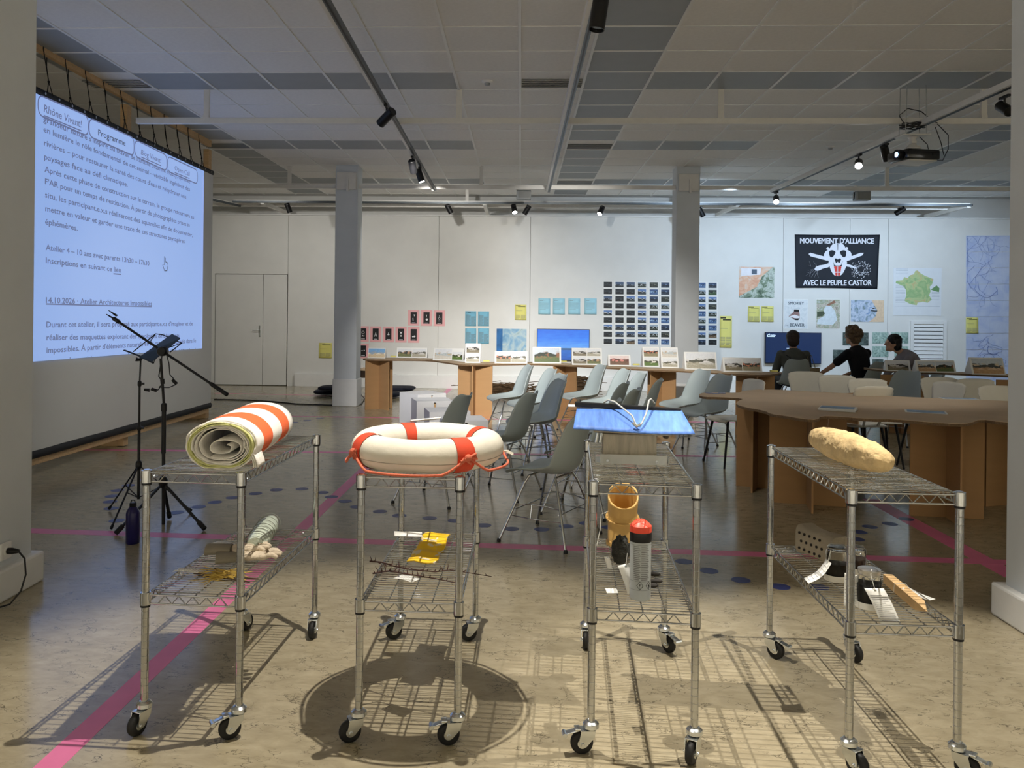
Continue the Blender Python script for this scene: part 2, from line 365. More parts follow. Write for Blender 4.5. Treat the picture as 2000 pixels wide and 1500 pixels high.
# suspended white beams with hangers --------------------------------------------------------------
def beam(y, xa, xb, z, hang, label, h=.062):
    t = thing('suspended_beam', label, 'beam', ((xa+xb)/2, y, z), group='suspended white beams')
    L_ = xb-xa
    obj('bar', MB().rbox((0, 0, 0), (L_, .05, h), .006), M_WHITEM, t)
    for hx in hang: obj('hanger', MB().box((hx-(xa+xb)/2, 0, (CZ-z)/2), (.055, .03, CZ-z)).box((hx-(xa+xb)/2, -.018, .02), (.06, .01, .08)), M_WHITEM, t)
bz = 3.385
beam(8.24, fy(267, 240, 8.24).x, 7.6, bz, [fz(403, 175, CZ).x, fz(897, 175, CZ).x, fz(1408, 175, CZ).x, fz(1890, 175, CZ).x+.15], 'long white suspended beam crossing the whole ceiling in front')
beam(12.55, -6.2, 7.6, bz, [-3.6, fy(940, 375, 12.55).x, fy(1732, 370, 12.55).x], 'farther white suspended beam level with the pillars')
beam(14.9, -6.2, 7.6, bz+.02, [-1.0, 3.0], 'farthest white beam close to the back wall')
for px, lb in ((525, 'left of the far pillar'), (948, 'above the blue screen'), (1430, 'right of the second pillar'), (1870, 'near the right edge')):
    p = fy(px, 405, 14.6)
    tag(obj('wall_strut', MB().box((0, 0, 0), (.06, 1.5, .06)), M_WHITEM, loc=(p.x, 14.98, 3.36)), 'short white strut running to the back wall, ' + lb, 'strut', 'white wall struts')
# lighting tracks ---------------------------------------------------------------------------------
TZ = 3.33
def track(a, b_, label, xs=.036, white=False):
    a, b_ = Vector(a), Vector(b_); L_ = (b_-a).length; ang = math.atan2(b_.y-a.y, b_.x-a.x)
    t = thing('lighting_track', label, 'track', (a+b_)/2, ang, 'lighting tracks')
    obj('rail', MB().box((0, 0, 0), (L_, xs, .034)), M_ALU, t)
    obj('carrier', MB().box((0, xs*.9, .012), (L_, xs*.8, .05)), M_WHITEM, t)
    obj('end_cap', MB().box((L_/2+.006, 0, 0), (.012, xs+.004, .038)), M_BLACKM, t)
    obj('power_slot', MB().box((0, 0, -.018), (L_-.02, .012, .003)), M_BLACKM, t)
track((-1.14, 2.2, TZ), (-1.33, 12.5, TZ), 'left lighting track running towards the back wall')
track((.435, 2.2, TZ), (.41, 12.55, TZ), 'middle lighting track running towards the back wall')
track((4.0, 4.0, TZ), (3.78, 12.5, TZ), 'right lighting track beside the projector')
track((fy(455, 391, 14.2).x, 14.2, 3.40), (7.6, 14.2, 3.33), 'long dark lighting track in front of the back wall', .05)
track((fz(350, 340, 3.36).x-1.2, 11.0, 3.36), (fz(468, 402, 3.36).x, fz(468, 402, 3.36).y, 3.36), 'short lighting track behind the projection screen')
M_LENS = emit('lit_lamp_lens', (1, .97, .92, 1), 26); M_LOFF = mat('dark_lamp_lens', srgb(30, 30, 32), .1)
def spotlight(px, py, z, aim, on, label, L_=.17, r=.043, base=None):
    """track head: pixel of the can's centre; aim is a world point"""
    p = base or fz(px, py, z)
    d_ = (Vector(aim)-p).normalized()
    t = thing('track_spotlight', label, 'spotlight', p, group='track spotlights')
    R = d_.to_track_quat('Z', 'Y').to_matrix().to_4x4()
    obj('can', MB().at(R).lathe([(r*.86, -L_/2), (r, -L_/2+.006), (r, L_/2), (r*.9, L_/2), (r*.88, L_/2-.02)], 20), M_BLACKM, t, 40)
    obj('lens', MB().at(R).lathe([(.001, L_/2-.012), (r*.86, L_/2-.012)] if not on else [(.001, L_/2+.004), (r*.6, L_/2+.002), (r*.88, L_/2-.004)], 20, caps=False), M_LENS if on else M_LOFF, t, 40)
    top = TZ-.02-p.z
    obj('yoke', MB().tube([(0, 0, .02), (0, 0, max(top, .06))], .009, 8), M_BLACKM, t, 40)
    obj('track_adapter', MB().rbox((0, 0, max(top, .06)-.014), (.03, .13, .022), .003), M_BLACKM, t)
    return t
spotlight(755, 229, 3.2, (-2.9, 8.6, 2.0), 0, 'black spotlight on the left track, above the crossbeam', .19)
spotlight(806, 325, 3.19, (-1.2, 10.7, 2.2), 0, 'upright black spotlight on the left track beside the lit one')
spotlight(820, 343, 3.2, (-1.1, 10.4, 2.6), 1, 'lit spotlight at the end of the left track')
spotlight(1170, 25, 3.17, (.2, 4.6, 1.6), 0, 'large black spotlight nearest the camera on the middle track', .2, .046)
for px, py, ax, on, lb in ((563, 406, .5, 0, 'black spotlight on the wall track, left of the far pillar'), (877, 408, .8, 0, 'black spotlight on the wall track above the pink cards'),
        (1004, 408, .3, 1, 'lit spotlight on the wall track above the blue screen, left of a dark one'), (1029, 410, -.9, 0, 'dark spotlight right beside the lit one above the blue screen'),
        (1174, 411, -.7, 1, 'lit spotlight on the wall track above the photo grid'), (1369, 414, .9, 0, 'spotlight half hidden behind the second pillar'), (1758, 412, -2.2, 0, 'black spotlight on the wall track above the green country map')):
    p = fy(px, py, 14.15); spotlight(0, 0, 0, (p.x+ax*.5, 14.15-(.5 if on else -.2), p.z-.75), on, lb, .17, .045, base=p)
spotlight(1516, 390, 3.19, (3.4, 11.0, 2.3), 1, 'lit spotlight at the far end of the right track')
spotlight(1677, 320, 3.2, (3.2, 8.0, 2.4), 1, 'lit spotlight on the right track left of the projector')
spotlight(1729, 299, 3.21, (4.2, 9.3, 2.6), 0, 'black spotlight right beside the projector')
spotlight(1962, 212, 3.2, (4.0, 6.0, 2.6), 0, 'spotlight at the right edge, almost hidden by the near pillar')
for px, py, lb in ((1023, 381, 'small grey box hung from the far beam above the blue screen'), (1683, 383, 'small grey box hung from the far beam below the projector')):
    p = fy(px, py, 12.9); t = thing('wall_speaker', lb, 'speaker', p, group='hung speakers')
    obj('case', MB().rbox((0, 0, 0), (.23, .14, .14), .01), M_TILEG, t); obj('grille', MB().rbox((.01, -.073, 0), (.19, .006, .11), .002), mat('speaker_grille_grey', srgb(140, 142, 140), .7), t); obj('bracket', MB().box((-.1, .0, .06), (.03, .05, .2)), M_WHITEM, t)
# ================================================================== PROJECTION SCREEN
SX = -4.1
M_FABRIC = mat('white_screen_fabric', srgb(214, 214, 210), .85, var=.02, scale=2, bump=.02, bscale=200)
M_PROJ = emit('projected_light', srgb(150, 188, 255), .66, base=srgb(150, 150, 150))
M_PTAB = emit('projected_light_tab', srgb(158, 192, 255), .7, base=srgb(150, 150, 150))
M_PTXT = emit('projected_lettering', srgb(112, 124, 172), .6, base=(.08, .08, .08, 1))
M_PTXTD = emit('projected_lettering_dark', srgb(66, 72, 100), .7, base=(.05, .05, .05, 1))
M_BAND = mat('black_hem_webbing', srgb(22, 24, 28), .6, var=.1)
M_CORD = mat('black_elastic_cord', srgb(18, 18, 20), .7)
ts = thing('projection_screen', 'large white projection screen laced to a wooden frame, showing bluish website text', 'screen', (SX, 8.5, 0))
def sl(p): return Vector((p.x-SX, p.y-8.5, p.z))
YN, YF = 5.7, fx(414, 560, SX).y
zt_f, zt_n = fx(412, 336, SX).z, fx(80, 180, SX).z
zb_f, zb_n = fx(416, 790, SX).z, fx(78, 885, SX).z
def ztop(y): return zt_n + (zt_f-zt_n)*(y-fx(80, 180, SX).y)/(YF-fx(80, 180, SX).y)
def zbot(y): return zb_n + (zb_f-zb_n)*(y-fx(78, 885, SX).y)/(YF-fx(78, 885, SX).y)
def fab(u, v):
    y = YN+(YF-YN)*u; z = zbot(y)+(ztop(y)-zbot(y))*v
    w = .012*math.sin(u*9+v*2)*math.sin(PI*v) + .008*math.sin(v*13+u*31)*(1-v)*.5
    return (w*.5, y-8.5, z)
obj('fabric', MB().grid(fab, 60, 24), M_FABRIC, ts, 60)
def hem(zf, w, s):
    m = MB()
    m.grid(lambda u, v: (.012*(1 if v in (0, 1) else -1)*0+.014*math.cos(2*PI*v), YN+(YF-YN)*u-8.5, zf(YN+(YF-YN)*u)+s*w/2+w/2*math.sin(2*PI*v)), 40, 8, cv=True)
    return m
obj('top_hem', hem(ztop, .06, 0), M_BAND, ts, 60); obj('bottom_hem', hem(zbot, .07, 0), M_BAND, ts, 60)
# wooden frame
bz_f, bz_n = fx(412, 281, SX-.05).z, fx(80, 92, SX-.05).z
def beamz(y): return bz_n+(bz_f-bz_n)*(y-fx(80, 92, SX-.05).y)/(YF-fx(80, 92, SX-.05).y)
ang = math.atan2(beamz(YF)-beamz(YN), YF-YN)
fr = obj('top_rail', MB().rbox((-.05, (YN+YF)/2-8.5, beamz((YN+YF)/2)), (.05, YF-YN, .1), .004, rx=ang), M_PINE, ts)
lowz = [zbot(y)-.075 for y in (YN, YF)]
obj('bottom_rail', MB().rbox((-.06, (YN+YF)/2-8.5, sum(lowz)/2), (.05, YF-YN, .05), .004, rx=math.atan2(lowz[1]-lowz[0], YF-YN)), M_PINE, ts)
for y in (6.1, fz(258, 871).y, fz(411, 817).y-.03):
    obj('frame_post', MB().rbox((-.12, y-8.5, beamz(y)/2-.03), (.075, .1, beamz(y)-.07), .004), M_PINE, ts)
    obj('brace_foot', MB().rbox((-.55, y-8.5, .035), (.8, .09, .07), .004), M_PINE, ts)
# elastic lacing between the hem and the top rail
yl = [5.95]
lace = MB()
k = 0
y = 5.9
while y < YF-.12:
    zt, zb_ = beamz(y), ztop(y)
    m = MB(); kz = zb_+.07+.05*(k % 2)
    m.tube([(-.02, y-.05-8.5, zt+.055), (-.02, y-.05-8.5, zt-.02), (.0, y-8.5, kz)], .004, 6)
    m.tube([(-.09, y+.12-8.5, zt-.02), (-.05, y+.05-8.5, (zt+kz)/2), (0, y-8.5, kz)], .004, 6)
    m.tube([(0, y-8.5, kz), (.012, y-.045-8.5, zb_)], .004, 6); m.tube([(0, y-8.5, kz), (.012, y+.05-8.5, zb_)], .004, 6)
    m.ball((0, y-8.5, kz), .011, 8, 6)
    obj('lacing', m, M_CORD, ts, 60)
    y += .34; k += 1
for i in range(24):
    yy = YN+.1+(YF-YN-.2)*i/23
    obj('eyelet', MB().lathe([(.006, 0), (.012, .003), (.012, .006)], 10, axis='X', c=(.013, yy-8.5, ztop(yy))), M_ZINC, ts, 40)
# projected picture
pb_f, pb_n = fx(393, 680, SX), fx(78, 705, SX); YP = pb_f.y
def pz0(y): return pb_n.z+(pb_f.z-pb_n.z)*(y-pb_n.y)/(pb_f.y-pb_n.y)
pic = obj('projected_page', MB().grid(lambda u, v: (.012, 5.75+(YP-5.75)*u-8.5, pz0(5.75+(YP-5.75)*u)*(1-v)+(ztop(5.75+(YP-5.75)*u)-.035)*v), 8, 2), M_PROJ, ts)
pg = pic
obj('page_margin', MB().grid(lambda u, v: (.0125, YP-.045+.03*u-8.5, pz0(YP)*(1-v)+(ztop(YP)-.1)*v), 1, 1), emit('projected_margin', srgb(150, 168, 235), .8), pg)
UY = Vector((0, 1, 0)); UZ = Vector((0, 0, 1))
def line(mb, txt, a, b, cap=34, zo=(50, .35), bold=.03, slant=0, x=.0155, clip=None):
    """a, b: baseline ends in zoomed-crop pixels"""
    A = fx(a[0]*zo[1], zo[0]+a[1]*zo[1], SX+x); B = fx(b[0]*zo[1], zo[0]+b[1]*zo[1], SX+x)
    C = fx(a[0]*zo[1], zo[0]+(a[1]-cap)*zo[1], SX+x)
    d = (B-A); Ld = d.length; d = d.normalized()
    s = len(mb.v)
    put_text(mb, txt, sl(A), d, Vector((0, 0, 1)), Ld, C.z-A.z, bold, slant)
    return A, B
mt = MB()
Z1, Z2 = (50, .35), (500, .35)
line(mt, "grandeur nature s'inspire du travail de l'artiste Suzanne Husky, qui met", (242, 535), (1060, 880), x=.0135)
line(mt, "en lumière le rôle fondamental de cet animal – véritable ingénieur des", (243, 592), (1060, 925))
line(mt, "rivières – pour restaurer la santé des cours d'eau et réhydrater nos", (246, 668), (1038, 967))
line(mt, "paysages face au défi climatique.", (247, 745), (712, 900))
line(mt, "Après cette phase de construction sur le terrain, le groupe retournera au", (249, 815), (1082, 1080))
line(mt, "F'AR pour un temps de restitution. À partir de photographies prises in", (251, 884), (1058, 1124))
line(mt, "situ, les participant.e.x.s réaliseront des aquarelles afin de documenter,", (251, 958), (1075, 1180))
line(mt, "mettre en valeur et garder une trace de ces structures paysagères", (253, 1035), (1030, 1215))
line(mt, "éphémères.", (252, 1108), (433, 1145))
line(mt, "Atelier 4 – 10 ans avec parents 13h30 – 17h30", (256, 1252), (833, 1340))
line(mt, "Inscriptions en suivant ce lien", (256, 1325), (675, 1378))
line(mt, "14.10.2026 · Atelier Architectures Impossibles", (257, 262), (847, 278), zo=Z2)
line(mt, "Durant cet atelier, il sera proposé aux participant.e.x.s d'imaginer et de", (259, 398), (1075, 388), zo=Z2)
line(mt, "réaliser des maquettes explorant des typologies de bâtiments", (260, 470), (1000, 455), zo=Z2)
line(mt, "impossibles. À partir d'éléments naturels et de matériaux trouvés dans le", (260, 542), (1093, 482), zo=Z2)
def rule(mb, a, b, w, zo):
    A = sl(fx(a[0]*zo[1], zo[0]+a[1]*zo[1], SX+.0155)); B = sl(fx(b[0]*zo[1], zo[0]+b[1]*zo[1], SX+.0155))
    mb.add([A, B, B+UZ*w, A+UZ*w], [(0, 1, 2, 3)])
rule(mt, (633, 1388), (675, 1392), .012, Z1); rule(mt, (257, 272), (847, 286), .012, Z2)
o = obj('page_lettering', mt, M_PTXT, pg)
# last line of the page, cut off by the bottom of the picture
m3 = MB(); line(m3, "paysage, les participant.e.x.s construiront des maquettes à l'échelle 1:50 au bord", (262, 606), (1090, 535), zo=Z2)
me = mesh_of('cut_lettering', m3, M_PTXT); bm = bmesh.new(); bm.from_mesh(me)
pn = (sl(pb_f)-sl(pb_n)); nrm = Vector((0, -pn.z, pn.y)).normalized()
bmesh.ops.bisect_plane(bm, geom=bm.verts[:]+bm.edges[:]+bm.faces[:], plane_co=sl(pb_n), plane_no=nrm, clear_inner=True); bm.to_mesh(me); bm.free()
link('cut_off_lettering', me, pg)
# the four rounded menu tabs
def tab(a, b, h0, h1, txt, ta, tb, cap, m_, slant=0, under=True):
    """outline corners: a left-bottom, b right-bottom in zoom px; h heights in zoom px"""
    A = sl(fx(a[0]*.35, 50+a[1]*.35, SX+.0145)); B = sl(fx(b[0]*.35, 50+b[1]*.35, SX+.0145))
    TA = sl(fx(a[0]*.35, 50+(a[1]-h0)*.35, SX+.0145)); TB = sl(fx(b[0]*.35, 50+(b[1]-h1)*.35, SX+.0145))
    pts = []; r = min((B-A).length*.42, (TA-A).length*.46)
    Q = [A, B, TB, TA]
    for i in range(4):
        c0, c, c1 = Q[i-1], Q[i], Q[(i+1) % 4]
        for k in range(7):
            t_ = k/6; p = c+(c0-c).normalized()*r*(1-t_)**2*1.0+(c1-c).normalized()*r*t_**2
            pts.append(p)
    obj('menu_tab', MB().add(pts, [tuple(range(len(pts)))]), M_PTAB, pg)
    obj('tab_outline', MB().tube([p+Vector((.0006, 0, 0)) for p in pts], .007, 6, closed=True, flat=.12), M_PTXT, pg)
    mm = MB(); A_, B_ = line(mm, txt, ta, tb, cap, bold=.012, slant=slant, x=.0165)
    if under:
        d = (B_-A_).normalized(); p = sl(A_)-UZ*.035
        mm.add([p, p+d*(B_-A_).length, p+d*(B_-A_).length+UZ*.011, p+UZ*.011], [(0, 1, 2, 3)])
    obj('tab_lettering', mm, m_, pg)
tab((212, 496), (492, 618), 112, 112, 'Rhône Vivant!', (245, 482), (455, 570), 46, M_PTXT, .12)
tab((497, 618), (748, 728), 104, 100, 'Programme', (548, 612), (700, 672), 36, M_PTXTD, 0, False)
tab((752, 728), (931, 812), 92, 88, 'Blog Vivant!', (787, 718), (900, 768), 30, M_PTXT, .12)
tab((935, 812), (1102, 885), 84, 78, 'Open Call', (975, 806), (1058, 840), 27, M_PTXT)
# pointer hand
hp = [(918, 1288), (924, 1300), (924, 1318), (936, 1325), (938, 1340), (932, 1368), (918, 1368), (908, 1335), (917, 1335)]
q = [sl(fx(a*.35, 50+b*.35, SX+.016)) for a, b in hp]
obj('pointer_hand', MB().tube(q, .006, 6, closed=True, flat=.2), M_PTXTD, pg)
# ================================================================== PROJECTOR
pj = fy(1782, 306, 8.15)
M_PJ = mat('glossy_black_projector_shell', srgb(14, 16, 22), .15, coat=.4)
t = thing('projector', 'black ceiling projector with a glowing blue lens facing the screen', 'projector', pj, .22)
obj('shell', MB().rbox((.01, 0, 0), (.36, .3, .1), .02), M_PJ, t, 40)
obj('lens_barrel', MB().lathe([(.05, -.215), (.052, -.17), (.046, -.16)], 18, axis='X', c=(0, -.05, 0)), M_BLACKM, t, 40)
obj('lens', MB().ball((-.205, -.055, 0), (.018, .03, .03), 14, 8), emit('projector_lens_glow', (.35, .55, 1, 1), 9), t, 60)
obj('lower_trim', MB().rbox((.02, 0, -.056), (.3, .26, .014), .005), M_WHITEM, t)
obj('side_port', MB().box((.12, -.152, .0), (.03, .004, .025)), M_BLACK, t)
mt_ = thing('projector_mount', 'white ceiling mount with threaded rods above the projector', 'mount', pj+Vector((0, 0, .07)))
obj('ball_joint', MB().lathe([(.075, 0), (.08, .012), (.05, .03), (.03, .05), (.03, .1), (.045, .12)], 16), M_WHITEM, mt_, 40)
obj('plate', MB().rbox((0, 0, .128), (.26, .2, .012), .004), M_WHITEM, mt_)
for a, b in ((-.1, -.07), (.1, -.07), (-.1, .07), (.1, .07)): obj('threaded_rod', MB().tube([(a, b, .13), (a*.9, b, CZ-pj.z-.07)], .004, 6), M_ZINC, mt_)
obj('arm', MB().rbox((-.01, 0, .06), (.05, .12, .02), .004), M_WHITEM, mt_)
t = mt_; CO = Matrix.Translation((0, 0, .23))
cp = []
for k in range(60):
    a = k*.55; rr = .11+.02*math.sin(k*1.3); cp.append((rr*math.cos(a), rr*.6*math.sin(a), .02*math.sin(k*.7)))
obj('cable_coil', MB().at(CO).tube(cp, .006, 6), M_BLACK, t, 60)
obj('cable_loop', MB().at(CO).tube([(-.08, 0, .02), (-.13, 0, .1), (-.05, 0, .17), (.08, 0, .14), (.18, 0, .06), (.26, .05, .04)], .005, 6), M_BLACK, t, 60)
obj('drop_cable', MB().at(CO).tube([(.26, .05, .03), (.36, .04, -.08), (.36, .04, -.22), (.3, .02, -.33), (.2, .02, -.33)], .0045, 6).tube([(.24, .05, .0), (.29, .04, -.15), (.31, .02, -.28)], .004, 6).tube([(.06, 0, -.1), (.14, 0, -.18), (.16, 0, -.26)], .004, 6), M_BLACK, t, 60)
# ================================================================== STANDS AND BOTTLE
b0 = fz(318, 1024); by = b0.y
t = thing('microphone_stand', 'black boom microphone stand with tripod legs in front of the screen', 'stand', b0)
def lw(px, py, dy=0): return fy(px, py, by+dy)-b0
zz = .30
obj('pole', MB().tube([lw(319, 1030)*1.0, Vector((0, 0, .5))], .0115, 12).tube([(0, 0, .48), (0, 0, .80)], .015, 12).tube([(0, 0, .8), lw(314, 700)], .009, 12), M_BLACKM, t, 40)
obj('leg_hub', MB().lathe([(.018, zz-.05), (.03, zz-.03), (.03, zz), (.02, zz+.02)], 12), M_BLACK, t, 40)
for px, py in ((400, 1037), (226, 1046), (331, 1014)):
    e = fz(px, py)-b0; e.z = .014
    lg = obj('leg', MB().tube([(0, 0, zz-.02), e], .012, 8, flat=.7), M_BLACKM, t, 40)
    d_ = e.normalized(); obj('rubber_foot', MB().tube([e*.86+Vector((0, 0, zz-.02))*.14, e], .0165, 8), M_RUBBER, lg, 40)
pv = lw(318, 686); tip, tail = lw(222, 622, .1), lw(444, 771, -.12)
obj('pivot_knob', MB().lathe([(.028, -.03), (.034, -.02), (.034, .02), (.026, .03)], 14, axis='Y', c=pv), M_BLACK, t, 40)
obj('boom_arm', MB().tube([tip, tail], .0085, 10), M_BLACKM, t, 40)
obj('counterweight', MB().tube([tail*.86+tip*.14, tail], .0135, 10), M_BLACK, t, 40)
cl = obj('mic_clip', MB().tube([tip*.95+tail*.05, tip], .014, 10), M_BLACK, t, 40)
obj('clip_jaw', MB().tube([tip, lw(208, 614, .1)], [.012, .005], 8, flat=.6).tube([tip+Vector((.02, 0, .02)), lw(212, 606, .1)], [.016, .004], 8, flat=.5), M_BLACK, cl, 40)
obj('collar_clamp', MB().lathe([(.014, 0), (.019, .01), (.019, .05), (.014, .06)], 12, c=(0, 0, .76)), M_BLACK, t, 40)
obj('clip_on_lamp', MB().tube([pv, lw(310, 735), lw(315, 742), lw(318, 752)], .004, 6).tube([pv+Vector((.02, 0, 0)), lw(330, 710), lw(332, 732), lw(338, 738), lw(339, 744)], .0035, 6).tube([lw(337, 742), lw(345, 750)], .012, 8).tube([lw(317, 740), lw(318, 750)], .015, 8).tube([lw(344, 751), lw(330, 757), lw(316, 757), lw(310, 756), lw(316, 752), lw(308, 762), lw(302, 763)], .0035, 6).tube([lw(306, 763), lw(296, 760)], .011, 8).tube([lw(292, 762), lw(282, 761)], [.012, .009], 8), M_BLACK, t, 60)
b1 = fz(270, 1008); by2 = b1.y
def l2(px, py, dy=0): return fy(px, py, by2+dy)-b1
t = thing('music_stand', 'thin black folding music stand behind the microphone stand', 'stand', b1)
zz = l2(271, 908).z
obj('pole', MB().tube([(0, 0, .12), (0, 0, .62)], .010, 10).tube([(0, 0, .62), (0, 0, .93)], .008, 10).tube([(0, 0, .93), (l2(276, 702).x*.6, 0, l2(276, 702).z)], .006, 10), M_BLACKM, t, 40)
for z in (.62, .93): obj('clamp', MB().lathe([(.009, -.02), (.014, -.012), (.014, .012), (.009, .02)], 10, c=(0, 0, z)).box((.018, 0, 0+z), (.03, .012, .014)), M_BLACK, t, 40)
obj('leg_hub', MB().lathe([(.014, zz-.03), (.022, zz-.015), (.022, zz+.015), (.013, zz+.03)], 10), M_BLACK, t, 40)
for px, py in ((213, 997), (217, 1036), (374, 1001)):
    e = fz(px, py)-b1; e.z = .012
    lg = obj('leg', MB().tube([(0, 0, zz), e], .007, 8, flat=.6).tube([(0, 0, .13), e*.45+Vector((0, 0, zz*.55))], .004, 6), M_BLACKM, t, 40)
    obj('rubber_foot', MB().tube([e*.95+Vector((0, 0, zz*.05)), e], .010, 8), M_RUBBER, lg, 40)
hd = l2(276, 702)
ds = obj('desk_plate', MB(), M_BLACKM, t)
A, B = l2(272, 697, -.02), l2(336, 652, .02); C = l2(352, 660, -.06); D = l2(297, 706, -.1)
me = mesh_of('desk_plate', MB().add([A, B, C, D, A-Vector((0, 0, .006)), B-Vector((0, 0, .006)), C-Vector((0, 0, .006)), D-Vector((0, 0, .006))], [(0, 1, 2, 3), (7, 6, 5, 4), (0, 4, 5, 1), (1, 5, 6, 2), (2, 6, 7, 3), (3, 7, 4, 0)]), mat('dark_slate_plate', srgb(38, 50, 58), .4)); ds.data = me
obj('ledge', MB().tube([l2(243, 684, .05), l2(272, 695), l2(299, 709, -.08)], .012, 6, flat=.4), M_BLACKM, t, 40)
obj('wire_frame', MB().tube([l2(260, 687), l2(304, 652, .1), l2(318, 654, .1), l2(355, 670, -.02), l2(332, 688, -.1)], .004, 6).tube([l2(304, 652, .1), l2(290, 672)], .003, 6).tube([l2(355, 670, -.02), l2(326, 680)], .003, 6).tube([l2(300, 708, -.08), l2(308, 694), l2(322, 684)], .003, 6), M_BLACKM, t, 60)
obj('tilt_bracket', MB().tube([hd, l2(266, 703), l2(268, 699)], .011, 8).tube([hd, l2(286, 690), l2(300, 682)], .006, 8), M_BLACK, t, 40)
bt = fz(259, 1061)
t = thing('water_bottle', 'dark blue water bottle standing on the floor by the tripod legs', 'bottle', bt)
obj('body', MB().lathe([(.036, 0), (.041, .006), (.041, .185), (.038, .2), (.025, .222), (.02, .228)], 24), mat('navy_blue_bottle_paint', srgb(26, 22, 82), .3), t, 40)
obj('cap', MB().lathe([(.02, .225), (.021, .23), (.021, .25), (.018, .253)], 18).tube([(-.014, 0, .25), (-.01, 0, .268), (.01, 0, .268), (.014, 0, .25)], .004, 6), M_BLACK, t, 40)
# ================================================================== FLOOR MARKINGS
M_TAPE = mat('pink_floor_tape', srgb(226, 120, 164), .35, var=.05, scale=8); M_DOT = mat('blue_floor_dot', srgb(52, 66, 128), .35, var=.05)
def tape(a, b, w, label, z=.0006):
    A, B = fz(*a), fz(*b); d_ = B-A
    o = obj('floor_tape', MB().box((0, 0, z/2), (d_.length, w, z)), M_TAPE, loc=((A+B)/2).to_tuple(), rot=(0, 0, math.atan2(d_.y, d_.x)))
    tag(o, label, 'tape', 'pink floor tapes')
tape((60, 1530), (881, 757), .088, 'long diagonal pink tape running from the front left towards the back wall', .0008)
tape((40, 1036), (2050, 1101), .105, 'pink tape crossing the floor just behind the carts', .0007)
tape((60, 877), (1460, 892), .09, 'pink tape crossing the floor under the front chairs', .0006)
tape((560, 813), (1500, 826), .09, 'farther pink tape crossing the floor under the back chairs', .0005)
tape((1700, 975), (1985, 1128), .13, 'diagonal pink tape under the large table at the right', .0004)
tape((420, 768), (760, 775), .07, 'faint pink tape near the back wall by the double door', .0003)
dots = [(647.5, 970.5), (674, 979), (697, 990), (629, 962), (590, 955), (540, 957), (499, 964), (454, 972), (420, 981), (388, 990), (251, 948), (230, 958), (219, 969), (215, 980), (217, 993), (228, 1017), (282, 937), (345, 1001), (742, 999), (780, 1007), (839, 1012), (889, 1017), (945, 1026), (999, 1033), (1058, 1034), (1106, 1028), (1145, 1022), (1190, 1030), (1336, 1097), (1385, 1115), (1447, 1133), (1524, 1146), (1600, 1147), (1699, 1029), (1738, 1023), (1770, 1014), (1678, 1039), (1672, 1053), (600, 821), (625, 817), (575, 825)]
me_d = mesh_of('floor_dot', MB().lathe([(.052, 0), (.052, .0012)], 28), M_DOT)
ordn = ['first', 'second', 'third', 'fourth', 'fifth', 'sixth', 'seventh', 'eighth', 'ninth', 'tenth', 'eleventh', 'twelfth']
for i, (px, py) in enumerate(sorted(dots)):
    p = fz(px, py); o = link('floor_dot', me_d, None, (p.x, p.y, 0))
    ref = 'by the stands' if px < 420 else 'left of the lifebuoy cart' if px < 700 else 'behind the lifebuoy cart' if px < 960 else 'under the near grey chair' if px < 1200 else 'between the two right carts' if px < 1540 else 'under the large right table'
    n_ = sum(1 for q_ in sorted(dots)[:i] if (('by the stands' if q_[0] < 420 else 'left of the lifebuoy cart' if q_[0] < 700 else 'behind the lifebuoy cart' if q_[0] < 960 else 'under the near grey chair' if q_[0] < 1200 else 'between the two right carts' if q_[0] < 1540 else 'under the large right table') == ref))
    tag(o, 'blue floor dot %s, %s from the left there' % (ref, ordn[n_]), 'dot', 'blue floor dots')
t = tag(obj('floor_cable', MB().tube([fz(418, 781), fz(470, 782), fz(530, 785), fz(580, 790), fz(640, 792), fz(690, 793), fz(706, 790), fz(712, 780), fz(706, 772, .03), fz(701, 771, .12)], .009, 6), M_BLACK, smooth=60), 'thin black cable lying on the floor from the screen to the far pillar', 'cable')
for v in t.data.vertices: v.co.z = max(v.co.z+.009, .001)
# ================================================================== WIRE CARTS
CW, CL, ZT, ZL = .335, .88, .893, .474
post_prof = [(.011, .1)]
z = .112
while z < .885:
    post_prof += [(.0127, z), (.0127, z+.0232), (.0123, z+.0238), (.0123, z+.0248)]; z += .0254
post_prof += [(.0127, z), (.0127, .898), (.010, .902)]
ME_POST = mesh_of('post', MB().lathe(post_prof, 16), M_CHROME, 23)
def deck_mesh():
    m = MB()
    n = 36
    for i in range(n): 
        y = -CL/2+.022+(CL-.044)*i/(n-1); m.tube([(-CW/2+.004, y, 0), (CW/2-.004, y, 0)], .0018, 6)
    return m
def under_mesh():
    m = MB()
    for x in (-.075, 0, .075):
        # cross wires bent under the deck in a shallow zigzag
        pts = [(x, -CL/2+.01+(CL-.02)*i/60, -.0055-.003*(i % 2)) for i in range(61)]
        m.tube(pts, .0026, 6)
    return m
def rail_mesh(L, n, axis):
    m = MB(); f = (lambda a, zz: (a, 0, zz)) if axis == 'x' else (lambda a, zz: (0, a, zz))
    m.tube([f(-L/2, -.003), f(L/2, -.003)], .0032, 8); m.tube([f(-L/2, -.033), f(L/2, -.033)], .0032, 8)
    a = -L/2+.03; st = (L-.06)/n; pts = []
    for i in range(n+1): pts.append(f(-L/2+.03+st*i, -.004 if i % 2 else -.032))
    m.tube(pts, .0026, 6); return m
ME_DECK = mesh_of('wire_deck', deck_mesh(), M_CHROME, 60); ME_UNDER = mesh_of('support_wire', under_mesh(), M_CHROME, 60)
ME_RX = mesh_of('truss_rail', rail_mesh(CW-.03, 10, 'x'), M_CHROME, 60); ME_RY = mesh_of('side_rail', rail_mesh(CL-.03, 34, 'y'), M_CHROME, 60)
